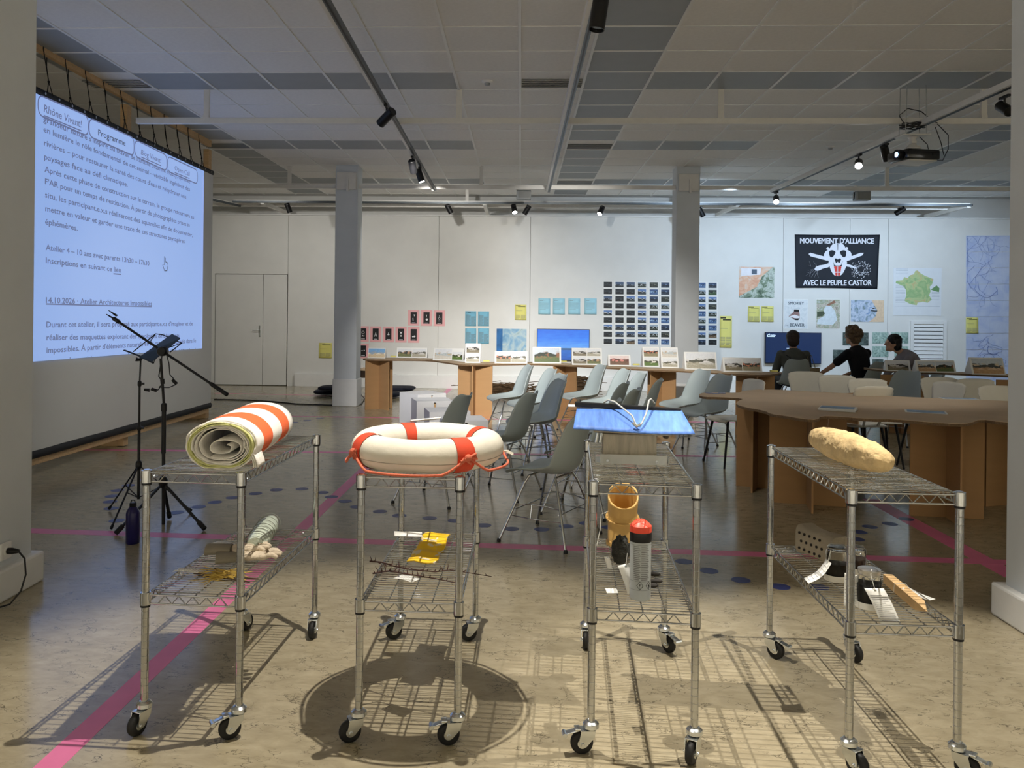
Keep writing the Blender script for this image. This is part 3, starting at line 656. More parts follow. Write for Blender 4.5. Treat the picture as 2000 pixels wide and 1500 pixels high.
ME_COL = mesh_of('collar', MB().lathe([(.0150, -.036), (.0185, -.036), (.0178, .006), (.0150, .006)], 18), M_CHROME, 50)
ME_SLV = mesh_of('split_sleeve', MB().lathe([(.0135, -.044), (.0165, -.044), (.0165, -.034), (.0135, -.034)], 16), M_BLACK, 50)
ME_CUP = mesh_of('caster', MB().lathe([(.014, .108), (.018, .107), (.026, .1), (.027, .088), (.022, .083), (.012, .082)], 18), M_ZINC, 40)
def fork():
    m = MB()
    m.rbox((0, .012, .08), (.038, .05, .004), .0015)
    for s in (-1, 1):
        pr = [(.035, .082), (-.012, .082), (-.01, .062), (.018, .03), (.03, .028), (.042, .036), (.042, .05)]
        m.add([(s*.0175, a, b) for a, b in pr]+[(s*.0205, a, b) for a, b in pr], [tuple(range(7)), tuple(range(7, 14))[::-1]]+[(i, (i+1) % 7, 7+(i+1) % 7, 7+i) for i in range(7)])
    m.lathe([(.006, -.025), (.007, -.022), (.007, .022), (.006, .025)], 10, axis='X', c=(0, .03, .038)); return m
ME_FORK = mesh_of('fork', fork(), M_ZINC, 35)
ME_WHEEL = mesh_of('wheel', MB().lathe([(.018, -.012), (.031, -.0125), (.036, -.009), (.038, -.003), (.038, .003), (.036, .009), (.031, .0125), (.018, .012)], 28, axis='X', c=(0, .03, .038)), M_RUBBER, 40)
ME_HUB = mesh_of('hub', MB().lathe([(.006, -.0145), (.016, -.014), (.017, .0), (.016, .014), (.006, .0145)], 18, axis='X', c=(0, .03, .038)), M_ZINC, 40)
ME_BRK = mesh_of('brake_pedal', MB().rbox((0, .062, .075), (.026, .045, .004), .0015, rx=-.25).tube([(-.016, .088, .066), (.016, .088, .066)], .008, 8).rbox((0, .045, .084), (.03, .02, .008), .002), M_ZINC, 40)
def make_cart(c, rz, label, swivel):
    t = thing('wire_shelf_cart', label, 'cart', (c[0], c[1], 0), rz, 'chrome wire shelf carts')
    k = 0
    for zz in (ZT, ZL):
        sh = link('shelf', ME_DECK, t, (0, 0, zz))
        link('support_wires', ME_UNDER, sh)
        for s in (-1, 1):
            link('end_rail', ME_RX, sh, (0, s*CL/2, 0)); link('side_rail', ME_RY, sh, (s*CW/2, 0, 0))
            for s2 in (-1, 1):
                link('collar', ME_COL, sh, (s*CW/2, s2*CL/2, 0)); link('split_sleeve', ME_SLV, sh, (s*CW/2, s2*CL/2, 0))
    for (sx, sy) in ((-1, -1), (1, -1), (-1, 1), (1, 1)):
        link('post', ME_POST, t, (sx*CW/2, sy*CL/2, 0))
        a, br = swivel[k]; k += 1
        ca = link('caster', ME_CUP, t, (sx*CW/2, sy*CL/2, 0), (0, 0, math.radians(a)))
        link('wheel', ME_WHEEL, ca); link('hub', ME_HUB, ca); link('fork', ME_FORK, ca)
        if br: link('brake_pedal', ME_BRK, ca)
    return Matrix.Translation((c[0], c[1], 0)) @ Matrix.Rotation(rz, 4, 'Z')
R_ = math.radians
C1 = make_cart((-1.093, 3.198), R_(-2.4), 'wire shelf cart carrying the rolled striped cloth, leftmost of the four', [(160, 0), (125, 1), (-20, 0), (180, 0)])
C2 = make_cart((-.36, 3.19), R_(-.7), 'wire shelf cart carrying the lifebuoy, second from the left', [(115, 0), (100, 1), (120, 1), (105, 0)])
C3 = make_cart((.44, 3.15), R_(-3.5), 'wire shelf cart carrying the blue plate, third from the left', [(100, 1), (155, 0), (178, 0), (215, 1)])
C4 = make_cart((1.235, 3.10), R_(-.8), 'wire shelf cart carrying the straw-coloured log, rightmost of the four', [(215, 0), (230, 1), (225, 1), (205, 0)])
DK, DL = ZT+.0025, ZL+.0025
# ---------------------------------------------------------------- paper tags
M_TXTG = mat('grey_print', srgb(120, 120, 122), .8)
M_STR = mat('white_string', srgb(232, 230, 222), .8)
def paper_tag(label, P, u, v, bend=0, lines=10, cat='tag', sag=0, string=None, group='paper tags', hole=True):
    """P top-left, u across, v down (world vectors); curved by bend along the normal"""
    P, u, v = Vector(P), Vector(u), Vector(v); n = u.cross(v).normalized()
    t = thing('paper_tag', label, cat, P, group=group)
    fn = lambda a, b: u*a+v*b+n*bend*math.sin(PI*b)
    solid(obj('sheet', MB().grid(fn, 2, 10), M_PAPER, t, 60), .0006)
    m = MB()
    for side in (1, -1):
        for i in range(lines):
            b = .2+.7*i/max(1, lines-1); a1 = .9 if i % 4 else .7
            q = [fn(.1, b), fn(a1, b), fn(a1, b+.012), fn(.1, b+.012)]
            m.add([p+n*.0008*side for p in q], [(0, 1, 2, 3)])
    obj('printed_lines', m, M_TXTG, t)['kind'] = 'stuff'
    if hole: obj('eyelet', MB().at(Matrix.Translation(fn(.5, .07)) @ n.to_track_quat('Z', 'Y').to_matrix().to_4x4()).lathe([(.0022, -.001), (.004, -.001), (.004, .001), (.0022, .001)], 10), M_ZINC, t)
    if string: obj('string', MB().tube([fn(.5, .07)]+[Vector(s_)-P for s_ in string], .0011, 5), M_STR, t, 60)
    return t
# ---------------------------------------------------------------- cart 1 : rolled cloth
p0, p1 = fz(432, 869, .98), fz(512, 826, .98)
ax = (p1-p0); ax.z = 0; RL = ax.length+.02
def stripe_mat():
    m = bpy.data.materials.new('orange_and_white_striped_weave'); m.use_nodes = True; N = m.node_tree.nodes; L = m.node_tree.links; b = N['Principled BSDF']
    tc = N.new('ShaderNodeTexCoord'); sp = N.new('ShaderNodeSeparateXYZ'); L.new(tc.outputs['Object'], sp.inputs[0])
    nz = N.new('ShaderNodeTexNoise'); nz.inputs['Scale'].default_value = 300; L.new(tc.outputs['Object'], nz.inputs['Vector'])
    wv = N.new('ShaderNodeMath'); wv.operation = 'MULTIPLY_ADD'; wv.inputs[1].default_value = .016; L.new(nz.outputs['Fac'], wv.inputs[0]); L.new(sp.outputs['Y'], wv.inputs[2])
    mr = N.new('ShaderNodeMapRange'); mr.inputs['From Min'].default_value = 0; mr.inputs['From Max'].default_value = RL; L.new(wv.outputs[0], mr.inputs['Value'])
    rp = N.new('ShaderNodeValToRGB'); rp.color_ramp.interpolation = 'CONSTANT'; e = rp.color_ramp.elements
    W_, O_ = srgb(240, 236, 230), srgb(236, 106, 58)
    e[0].position = 0; e[0].color = W_; e[1].position = .17; e[1].color = O_
    for p_, c_ in ((.40, W_), (.66, O_), (.88, W_)): x = e.new(p_); x.color = c_
    L.new(mr.outputs[0], rp.inputs[0]); L.new(rp.outputs[0], b.inputs['Base Color']); b.inputs['Roughness'].default_value = .9
    n2 = N.new('ShaderNodeTexNoise'); n2.inputs['Scale'].default_value = 220; L.new(tc.outputs['Object'], n2.inputs['Vector'])
    bp = N.new('ShaderNodeBump'); bp.inputs['Strength'].default_value = .35; bp.inputs['Distance'].default_value = .004; L.new(n2.outputs['Fac'], bp.inputs['Height']); L.new(bp.outputs[0], b.inputs['Normal'])
    return m
t = thing('rolled_cloth', 'thick roll of orange and white striped cloth on the leftmost cart', 'cloth', (p0.x, p0.y, DK), math.atan2(ax.y, ax.x)-PI/2)
M_WCL = mat('white_frayed_cloth', srgb(240, 236, 228), .95, var=.06, scale=30, bump=.3, bscale=160); M_YCL = mat('yellow_green_lining', srgb(205, 206, 140), .95, var=.05, bump=.2, bscale=160)
def roll_shell(rx, rzz, cz, y0, y1, wob=0, seed=0, a0=0, a1=2*PI, n=56, cx=0):
    m = MB()
    def fn(u, v):
        a = a0+(a1-a0)*v; k = 1+.012*math.sin(3*a+seed)+.010*math.sin(5*a+2*seed+u*3)
        yy = y0+(y1-y0)*u + (wob*(noise.noise(Vector((math.cos(a)*2.4+seed, math.sin(a)*2.4, seed)))+.5*math.sin(a*13+seed)*.4) if u == 0 else 0)
        flat = max(math.sin(a), -.93)
        return (cx+rx*k*math.cos(a), yy, cz+rzz*k*flat)
    m.grid(fn, 14, n); return m
RX, RZ = .122, .087; cz0 = RZ*.945
solid(obj('striped_outer_layer', roll_shell(RX, RZ, cz0, 0, RL, .012, .3, -.35, 2*PI-.42), stripe_mat(), t, 70), .006)
for i, (k, m_, y_, w_) in enumerate(((.955, M_WCL, -.002, .012), (.915, M_YCL, -.016, .008), (.86, M_YCL, -.012, .01), (.81, M_WCL, -.006, .014), (.74, M_WCL, -.004, .012), (.64, M_WCL, .01, .01))):
    solid(obj('inner_layer', roll_shell(RX*k, RZ*k, cz0, y_, RL-.02-.01*i, w_, i*1.7+1), m_, t, 70), .004)
# loose inner fold
sp = MB()
def spi(u, v):
    a = -2.2+v*9.5; r = .95-.075*v*9.5*.9
    return (RX*.6*r*math.cos(a)*1.05+.004, .012+u*(RL-.12)+.008*math.sin(a*3)*(u == 0), cz0-.01+RZ*.56*r*math.sin(a)*.85)
sp.grid(spi, 3, 70); solid(obj('core_fold', sp, M_WCL, t, 70), .004)
fl = MB().grid(lambda u, v: (.06+.055*u+.006*math.sin(v*20), -.018+.012*math.sin(u*6)+v*.02, .012+.07*(1-u)*v), 8, 6)
for i, dx in enumerate((0, .012, .024)):
    solid(obj('loose_flap', MB().grid(lambda u, v, dx=dx: (RX*.93+dx*.6-.034*v*v, -.004+u*.1+.004*math.sin(v*7+dx*90), .006+.075*v), 4, 8), M_WCL, t, 70), .003)
# lower shelf of cart 1 : wrapped bundle, gloves, straw, tags
a, b = fz(500, 1062, DL+.042), fz(528, 1022, DL+.04)
t = thing('wrapped_bundle', 'pale plastic-wrapped bundle tied with string, on the leftmost cart', 'bundle', (a.x, a.y, DL), math.atan2((b-a).y, (b-a).x)-PI/2)
L_ = (b-a).length+.03
M_PLAST = mat('pale_green_plastic_wrap', srgb(196, 206, 190), .3, var=.1, scale=60, bump=.5, bscale=90, spec=.6)
bn = MB().grid(lambda u, v: ((.046*math.sin(PI*min(1, max(0, .12+.86*u)))**.35*(1+.05*noise.noise(Vector((u*9, math.cos(2*PI*v)*2, math.sin(2*PI*v)*2)))))*math.cos(2*PI*v), -.02+u*L_*1.12, .043+.042*math.sin(PI*min(1, max(0, .12+.86*u)))**.35*math.sin(2*PI*v)), 22, 22, cv=True)
bn.add([bn.v[k_] for k_ in range(22)], [tuple(range(22))])
obj('wrapping', bn, M_PLAST, t, 70)
for i in range(7):
    yy = .01+L_*i/7.2; obj('tie_string', MB().tube([(.0475*math.cos(q), yy+.012*math.sin(q*1.0+i), .043+.0435*math.sin(q)) for q in [2*PI*k_/20 for k_ in range(20)]], .0012, 5, closed=True), mat('grey_string', srgb(120, 122, 110), .8), t, 60)
obj('ruffled_end', MB().grid(lambda u, v: (.05*math.cos(2*PI*v)*(1-.3*u), -.02-.05*u+.006*math.sin(v*40), .02+.018*math.sin(2*PI*v)*(1-.2*u)), 4, 24, cv=True), M_PLAST, t, 70)
M_GLV = mat('worn_suede_glove', srgb(196, 182, 160), .9, var=.16, scale=25, bump=.35, bscale=120); M_GCUF = mat('grey_canvas_cuff', srgb(140, 134, 118), .9, var=.1)
def glove(p, rz, label, flip=1, roll=0):
    t = thing('work_glove', label, 'glove', (p.x, p.y, p.z), rz, 'work gloves')
    vs = []; ed = []; rad = []
    def v(c, r, par=None):
        vs.append(c); rad.append(r)
        if par is not None: ed.append((par, len(vs)-1))
        return len(vs)-1
    w = v((0, 0, .018), (.030, .016)); pm = v((.0, .045, .02), (.040, .018), w); kn = v((0, .085, .021), (.040, .015), pm)
    for i, (x, l) in enumerate(((-.036, .055), (-.013, .068), (.012, .066), (.035, .05))):
        a_ = v((x*1.0, .095, .021), (.0105, .0105), kn); b_ = v((x*1.15, .095+l*.55, .026+.006*(i % 2)), (.011, .011), a_); v((x*1.2, .095+l, .016+.006*((i+1) % 2)), (.0095, .0095), b_)
    a_ = v((.045*flip, .04, .02), (.013, .012), pm); v((.07*flip, .075, .018), (.011, .01), a_)
    me = bpy.data.meshes.new('glove_hand'); me.from_pydata(vs, ed, []); o = link('glove_hand', me, t)
    me.materials.append(M_GLV); md = o.modifiers.new('skin', 'SKIN'); md.use_smooth_shade = True
    for i, sv in enumerate(me.skin_vertices[0].data): sv.radius = rad[i]; sv.use_root = (i == 0)
    subs(o, 2)
    obj('cuff', MB().grid(lambda u, q: ((.044+.008*(1-u))*math.cos(2*PI*q), -.085+.095*u, .019+(.015+.004*(1-u))*math.sin(2*PI*q)), 6, 20, cv=True), M_GCUF, t, 70)
    return t
g1 = fz(447, 1080, DL+.016); glove(Vector((g1.x, g1.y, DL+.014)), R_(-80), 'worn work glove lying on top of its pair on the leftmost cart')
g2 = fz(468, 1096, DL); glove(Vector((g2.x, g2.y-.005, DL)), R_(-74), 'worn work glove half under the other on the leftmost cart', -1)
s0 = fz(430, 1133, DL)
t = thing('straw_twigs', 'small heap of dry yellow straw and twigs on the lower shelf of the leftmost cart', 'straw', (s0.x, s0.y, DL))
random.seed(5)
M_STRAW = mat('dry_yellow_straw', srgb(196, 166, 78), .8, var=.2); M_TWIG = mat('dark_brown_twig', srgb(70, 52, 36), .85, var=.2)
st = MB()
for i in range(38):
    a_ = random.gauss(.3, .8); l = random.uniform(.03, .075); c = Vector((random.gauss(0, .03), random.gauss(0, .018), .004+random.uniform(0, .022)))
    dv = Vector((math.cos(a_), math.sin(a_)*.8, random.uniform(-.12, .25)))*l
    st.tube([c-dv, c+Vector((0, 0, .005)), c+dv], random.uniform(.0008, .0017), 5)
o = obj('straw', st, M_STRAW, t, 60); o['kind'] = 'stuff'
for A_, B_ in (((-.11, .03, .012), (.02, .0, .014)), ((-.05, .075, .02), (-.01, .02, .012)), ((.0, 0, .012), (.14, .0, .008)), ((.02, -.01, .01), (.12, -.035, .006)), ((-.09, .02, .008), (.05, -.02, .01))):
    obj('twig', MB().tube([A_, ((A_[0]+B_[0])/2, (A_[1]+B_[1])/2+.004, (A_[2]+B_[2])/2), B_], .002, 6), M_TWIG, t, 60)
def flat_tag(px, py, z, rz, label, w=.045, l=.11, bend=.008, lines=9):
    p = fz(px, py, z); u = Vector((math.cos(rz), math.sin(rz), 0))*w; v = Vector((math.sin(rz), -math.cos(rz), 0))*l
    return paper_tag(label, (p.x, p.y, z+.001), u, v, -abs(bend), lines)
flat_tag(336, 1117, DL, R_(80), 'paper tag lying beside the straw on the leftmost cart', .045, .115, .006)
flat_tag(410, 1062, DL, R_(62), 'paper tag lying behind the gloves on the leftmost cart', .045, .12, .006)
# ---------------------------------------------------------------- cart 2 : lifebuoy
TR, Tr = .222, .059
bc = fz(835, 872, DK+Tr)
M_CANV = mat('off_white_canvas', srgb(224, 219, 205), .85, var=.08, scale=9, bump=.12, bscale=50); M_BANDR = mat('orange_red_band', srgb(216, 74, 44), .75, var=.08, bump=.1); M_ROPE = mat('faded_orange_cord', srgb(214, 112, 84), .85, var=.12, bump=.4, bscale=300)
t = thing('lifebuoy', 'white canvas lifebuoy with four orange bands and an orange cord', 'lifebuoy', (bc.x, bc.y, DK+.002))
def tor(a, q, e=0):
    wob = 1+.02*math.sin(a*5+1)+.012*math.sin(a*9)
    r = Tr*wob+e
    return ((TR+r*math.cos(q))*math.cos(a), (TR+r*math.cos(q))*math.sin(a), Tr+r*.97*math.sin(q))
obj('ring', MB().grid(lambda u, v: tor(2*PI*u, 2*PI*v), 72, 24, True, True), M_CANV, t, 80)
obj('seam', MB().tube([tor(2*PI*k_/72, -.35, .0005) for k_ in range(72)], .0014, 5, closed=True), mat('canvas_seam_grey', srgb(180, 172, 155), .9), t, 80)
bands = (R_(212), R_(305), R_(28), R_(118))
for a0 in bands:
    obj('orange_band', MB().grid(lambda u, v: tor(a0-.13+.26*u, 2*PI*v, .003), 6, 24, False, True), M_BANDR, t, 80)
for i in range(4):
    a0, a1 = bands[i], bands[(i+1) % 4]
    if a1 < a0: a1 += 2*PI
    pts = []
    for k_ in range(25):
        s_ = k_/24; a_ = a0+(a1-a0)*s_; sag = math.sin(PI*s_)
        rr = TR+Tr+.008+.012*sag; pts.append((rr*math.cos(a_), rr*math.sin(a_), max(.007, Tr-.09*sag)))
    rp_ = obj('cord', MB().tube(pts, .0048, 7), M_ROPE, t, 70)
for a0 in bands:
    c = Vector(((TR+Tr+.01)*math.cos(a0), (TR+Tr+.01)*math.sin(a0), Tr))
    kn = MB().ball(c, .013, 10, 8)
    tg = Vector((-math.sin(a0), math.cos(a0), 0))
    kn.tube([c, c+tg*.03+Vector((0, 0, .012)), c+tg*.035+Vector((0, 0, -.004)), c], .0048, 7); kn.tube([c, c-tg*.03+Vector((0, 0, -.01))*1.0], .0048, 7); kn.tube([c-tg*.02, c+tg*.012+Vector((0, 0, -.022))], .0045, 7)
    obj('knot', kn, M_ROPE, t, 70)
e_ = Vector(((TR+Tr)*math.cos(.12), (TR+Tr)*math.sin(.12), Tr*.7))
fr_ = MB()
for i in range(9): fr_.tube([e_, e_+Vector((.02, .004*(i-4), -.004*(i % 3))), e_+Vector((.035+.004*(i % 2), .007*(i-4), -.012))], .0014, 5)
obj('frayed_end', fr_, M_CANV, t, 70)
pt = fz(800, 826, DK+2*Tr); paper_tag('curved white paper tag tucked on the far side of the lifebuoy', (pt.x, bc.y+TR+Tr*.2, DK+2*Tr*1.0+.004), (.12, .01, .012), (-.01, .05, -.012), .006, 4)
# lower shelf of cart 2
M_YEL = mat('yellow_painted_strip', srgb(240, 196, 32), .6, var=.1, scale=30)
def yel_mat():
    m = M_YEL; N = m.node_tree.nodes; L = m.node_tree.links; b = N['Principled BSDF']
    tc = N.new('ShaderNodeTexCoord'); n = N.new('ShaderNodeTexNoise'); n.inputs['Scale'].default_value = 26; n.inputs['Detail'].default_value = 6; L.new(tc.outputs['Object'], n.inputs['Vector'])
    rp = N.new('ShaderNodeValToRGB'); e = rp.color_ramp.elements; e[0].position = .56; e[0].color = srgb(240, 196, 30); e[1].position = .6; e[1].color = srgb(222, 210, 180)
    L.new(n.outputs['Fac'], rp.inputs[0]); L.new(rp.outputs[0], b.inputs['Base Color']); return m
q0, q1 = fz(822, 1102, DL), fz(855, 1044, DL+.03)
dv = q1-q0; dv.z = 0
t = tag(solid(obj('yellow_strip', MB().grid(lambda u, v: (-.055+.11*v+.004*math.sin(u*13)*(1 if v > .5 else .6), dv.length*u*1.0+.006*math.sin(v*9+u*20), .006+.03*u**2+.0035*math.sin(u*23)+.003*math.sin(v*6)), 40, 8), yel_mat(), None, 70, loc=(q0.x, q0.y, DL), rot=(0, 0, math.atan2(dv.y, dv.x)-PI/2)), .004, 1), 'wavy weathered strip painted yellow lying on the lifebuoy cart', 'strip')
M_THORN = mat('dark_red_brown_thorn_branch', srgb(64, 36, 30), .7, var=.25)
def branch(pts, label, n, seed):
    random.seed(seed)
    P = [fz(px, py, DL+zz) for px, py, zz in pts]; b0_ = P[0]
    t = thing('thorn_branch', label, 'branch', (b0_.x, b0_.y, DL), group='thorn branches')
    Q = [p-Vector((b0_.x, b0_.y, DL)) for p in P]
    R = [.0032-.0018*i/(len(Q)-1) for i in range(len(Q))]
    obj('stem', MB().tube(Q, R, 7), M_THORN, t, 60)
    for i in range(n):
        s_ = (i+.5)/n*(len(Q)-1); k_ = int(s_); c = Q[k_].lerp(Q[min(k_+1, len(Q)-1)], s_-k_)
        d_ = Vector((random.uniform(-.5, .5), random.uniform(-.6, .6), random.choice((1, 1, -.5))*random.uniform(.5, 1))).normalized()*random.uniform(.014, .03)
        if (c+d_).z < .003: d_.z = abs(d_.z)*.3
        obj('thorn', MB().tube([c, c+d_*.5+Vector((.002, 0, 0)), c+d_], [.0026, .0016, .0003], 6), M_THORN, t, 60)
branch([(722, 1096, .03), (745, 1098, .02), (770, 1106, .015), (800, 1112, .012), (850, 1117, .012), (880, 1113, .014), (960, 1126, .02)], 'upper thorny branch on the lifebuoy cart, reaching past its right post', 22, 3)
branch([(728, 1120, .012), (760, 1115, .012), (800, 1122, .01), (850, 1130, .008), (900, 1140, .006)], 'lower thorny branch on the lifebuoy cart beside the clear tag', 18, 4)
p = fz(770, 1043, DL+.05); paper_tag('white paper tag leaning beside the yellow strip on the lifebuoy cart', (p.x, p.y, DL+.062), (.115, .01, -.004), (.006, -.03, -.012), .006, 4, hole=False)
flat_tag(768, 1130, DL+.001, R_(60), 'translucent paper tag lying in front of the thorn branches', .05, .085, .004)
# ---------------------------------------------------------------- cart 3 : blue plate on a wooden block in a clear tray
tr = fz(1236, 908, DK); M_CLR = mat('clear_acrylic', (.62, .64, .6, 1), .2, alpha=.55, spec=.6)
t = thing('clear_tray', 'clear plastic tray holding the wooden block on the third cart', 'tray', (tr.x, tr.y+.04, DK), R_(-3))
obj('tray_base', MB().rbox((0, .03, .002), (.27, .12, .003), .001), M_CLR, t); obj('front_lip', MB().rbox((.005, -.033, .018), (.245, .003, .036), .001), M_CLR, t)
for s in (-1, 1): obj('side_lip', MB().box((s*.134, .03, .012), (.003, .12, .024)), M_CLR, t); obj('screw', MB().lathe([(.006, -.037), (.006, -.034)], 12, axis='Y', c=(s*.09, 0, .012)), M_ZINC, t)
M_BLK = mat('weathered_grey_wood', srgb(178, 170, 152), .85, var=.16, scale=6, stretch=(12, 12, 1.5), bump=.3, bscale=40)
t = thing('wooden_block', 'weathered wooden block under the blue plate on the third cart', 'block', (tr.x+.0, tr.y+.07, DK+.004), R_(-3))
obj('block_body', MB().rbox((-.005, .012, .052), (.2, .075, .1), .005), M_BLK, t); obj('top_board', MB().rbox((.005, .01, .11), (.29, .085, .012), .003, ry=.03), M_BLK, t)
obj('edge_moulding', MB().rbox((.13, .0, .098), (.02, .05, .02), .006), mat('dark_weathered_wood', srgb(86, 78, 66), .85, var=.2), t)
for x in (-.13, -.115): obj('hinge', MB().tube([(x, -.03, .07), (x+.006, -.03, .105)], .006, 8), M_ZINC, t, 40)
pc = fz(1226, 818, DK+.15)
t = thing('blue_plate', 'scratched blue plate with a black top bar and a bent wire, on the wooden block', 'plate', (tr.x, tr.y+.02, DK+.122), R_(-3))
def plate(u, v):
    x = -.215+.43*u+(.02*u*v-.01*v*(1-u))*-1; y = -.02+.13*v; zz = .004+.062*v-.010*math.sin(u*PI)*(1-v)+.006*math.sin(u*4+.5)*(1-v)
    return (x+.014*(1-v)*(u-.3), y, zz)
M_BLUE = mat('scratched_blue_paint', srgb(92, 134, 214), .5, var=.22, scale=18, stretch=(3, .6, 1), bump=.1)
solid(obj('sheet', MB().grid(plate, 24, 6), M_BLUE, t, 60), .005)
obj('top_bar', MB().rbox((-.01, .115, .075), (.405, .018, .02), .004, ry=.045), mat('black_rubber_edge', srgb(20, 22, 26), .5), t)
obj('bent_wire', MB().tube([(-.1, .13, .09), (-.085, .11, .103), (-.06, .09, .098), (.0, .02, .055), (.012, -.004, .024), (.026, -.008, .02), (.035, .006, .03), (.055, .05, .06), (.07, .1, .105), (.08, .125, .108), (.095, .14, .09)], .0036, 8), mat('grey_coated_wire', srgb(176, 178, 176), .4), t, 60)
obj('wire_twist', MB().tube([(.0, -.006, .03), (.014, -.015, .02), (.03, -.004, .026)], .006, 8), M_ZINC, t, 60)
obj('paper_label', MB().box((-.2, .135, .075), (.075, .02, .002), rx=.3), M_PAPER, t)
# lower shelf of cart 3
M_TAN = mat('tan_clay_pipe', srgb(206, 166, 98), .45, var=.06, scale=10)
b_ = fz(1222, 1075, DL)
t = thing('pipe_fitting', 'tan plastic pipe fitting with a wide slanted mouth on the third cart', 'pipe', (b_.x-.005, b_.y+.08, DL), R_(-4))
prof_z = [(.0, .048), (.03, .05), (.05, .05), (.12, .047), (.15, .053), (.17, .053)]
def pf(u, v):
    a = 2*PI*v; zz = .25*u; r = .05+(.006 if .45 < u < .55 else 0)
    top = zz + (u > .99)*0
    lean = .08*max(0, u-.5)
    z2 = zz+(.05*math.sin(a)*max(0, (u-.55)/.45)); y = r*math.sin(a)
    return (r*math.cos(a)*(1+.12*max(0, u-.5)), y-lean, z2)
t.scale = (1.2, 1.2, .88)
ob = obj('body', MB().grid(pf, 16, 28, False, True), M_TAN, t, 50); solid(ob, .005, -1)
obj('socket_ring', MB().tube([(.0545*math.cos(2*PI*k_/28), .0545*math.sin(2*PI*k_/28), .135+.02*math.sin(2*PI*k_/28)) for k_ in range(28)], .005, 8, closed=True), M_TAN, t, 60)
obj('foot_ring', MB().lathe([(.05, 0), (.056, .004), (.056, .02), (.05, .024)], 28), M_TAN, t, 50)
obj('string', MB().tube([(-.05, -.03, .17), (-.075, -.02, .15), (-.078, -.03, .08), (-.09, -.05, .01)], .0012, 5), M_STR, t, 60)
c_ = fz(1250, 1168, DL)
t = thing('spray_can', 'grey spray can with a red cap and hazard symbols on the third cart', 'can', (c_.x, c_.y, DL), R_(-4))
t.scale = (1.17, 1.17, 1.15)
obj('can_body', MB().lathe([(.028, 0), (.0305, .003), (.031, .006), (.031, .172)], 28), mat('grey_printed_can', srgb(176, 182, 184), .35, var=.03), t, 40)
obj('black_band', MB().lathe([(.0315, .172), (.0318, .174), (.0318, .198), (.0315, .2)], 28), M_BLACK, t, 40)
M_RED = mat('coral_red_plastic', srgb(240, 84, 62), .4)
cp = obj('spray_cap', MB().lathe([(.0315, .2), (.032, .203), (.0315, .218), (.022, .228), (.012, .234), (.009, .235)], 28), M_RED, t, 40)
for k_ in range(14): obj('cap_rib', MB().tube([(.031*math.cos(k_*2*PI/14), .031*math.sin(k_*2*PI/14), .217), (.012*math.cos(k_*2*PI/14), .012*math.sin(k_*2*PI/14), .2345)], .0013, 5), M_RED, cp, 60)
m = MB()
def oncan(a, z, e=.0004): return Vector((.031*math.sin(a)*(1+e/.031), -.031*math.cos(a)*(1+e/.031), z))
random.seed(2)
for i in range(19):
    z = .16-.0054*i
    if z < .062: break
    for s_ in ((-.75, -.05), (.0, .8)):
        m.grid(lambda u, v, z=z, s_=s_: oncan(s_[0]+(s_[1]-s_[0])*u*(.8+.2*((i*7) % 3)/2), z+.0022*v), 8, 1)
for z in (.165, .058, .032): m.grid(lambda u, v, z=z: oncan(-1.4+2.8*u, z+.0009*v), 16, 1)
obj('small_print', m, M_TXTG, t)
M_INK = mat('black_ink', srgb(24, 24, 24), .7)
for a in (-.1, .78):
    m = MB(); m.tube([oncan(a, .058-.0), oncan(a+.3, .046), oncan(a, .034), oncan(a-.3, .046)], .0008, 5, closed=True)
    if a < 0: m.tube([oncan(a, .051), oncan(a, .044)], [.0014, .0008], 6); m.ball(oncan(a, .0405), .0011, 6, 5)
    else: m.ball(oncan(a, .045), (.0022, .0008, .004), 8, 6); m.tube([oncan(a-.07, .04), oncan(a+.07, .04)], .0006, 5)
    obj('hazard_symbol', m, M_INK, t, 60)
r_ = fz(1212, 1100, DL)
t = tag(obj('charred_rock', MB().ball((0, 0, .05), (.036, .032, .054), 26, 20, lambda d_: 1+.18*noise.noise(d_*2.2)+.16*noise.noise(d_*6)+.08*noise.noise(d_*13)), mat('black_charred_stone', srgb(48, 48, 44), .7, var=.4, scale=40, bump=.8, bscale=90), None, 50, loc=(r_.x, r_.y, DL+.003)), 'black charred stone standing behind the spray can on the third cart', 'rock')
p = fz(1203, 1100, DL+.08); paper_tag('white paper tag leaning on the spray can of the third cart', (p.x-.004, c_.y+.036, DL+.098), (.05, .01, .01), (.036, -.0, -.1), -.006, 0, string=[(p.x+.03, c_.y+.045, DL+.14)])
flat_tag(1180, 1150, DL, R_(5), 'small paper tag lying behind the front left post of the third cart', .04, .05, .006)
p = fz(1180, 1095, DL+.03); paper_tag('small paper tag standing beside the charred stone', (p.x, p.y, DL+.045), (.02, .0, 0), (.012, -.01, -.043), .004, 0)
for k_, (px, py, l_) in enumerate(((1275, 1124, .03), (1276, 1138, .035), (1276, 1147, .02))):
    q_ = fz(px, py, DL); tag(obj('charcoal_piece', MB().ball((0, 0, .007), (l_, .009, .008), 12, 8, lambda d_: 1+.25*noise.noise(d_*3+Vector((k_, 0, 0)))), mat('charcoal', srgb(38, 34, 30), .8, var=.3, scale=60, bump=.5), None, 50, loc=(q_.x, q_.y, DL-.001), rot=(0, 0, -.2+.2*k_)), ('farthest', 'middle', 'nearest')[k_] + ' small charred stick beside the spray can', 'charcoal', 'charred sticks')
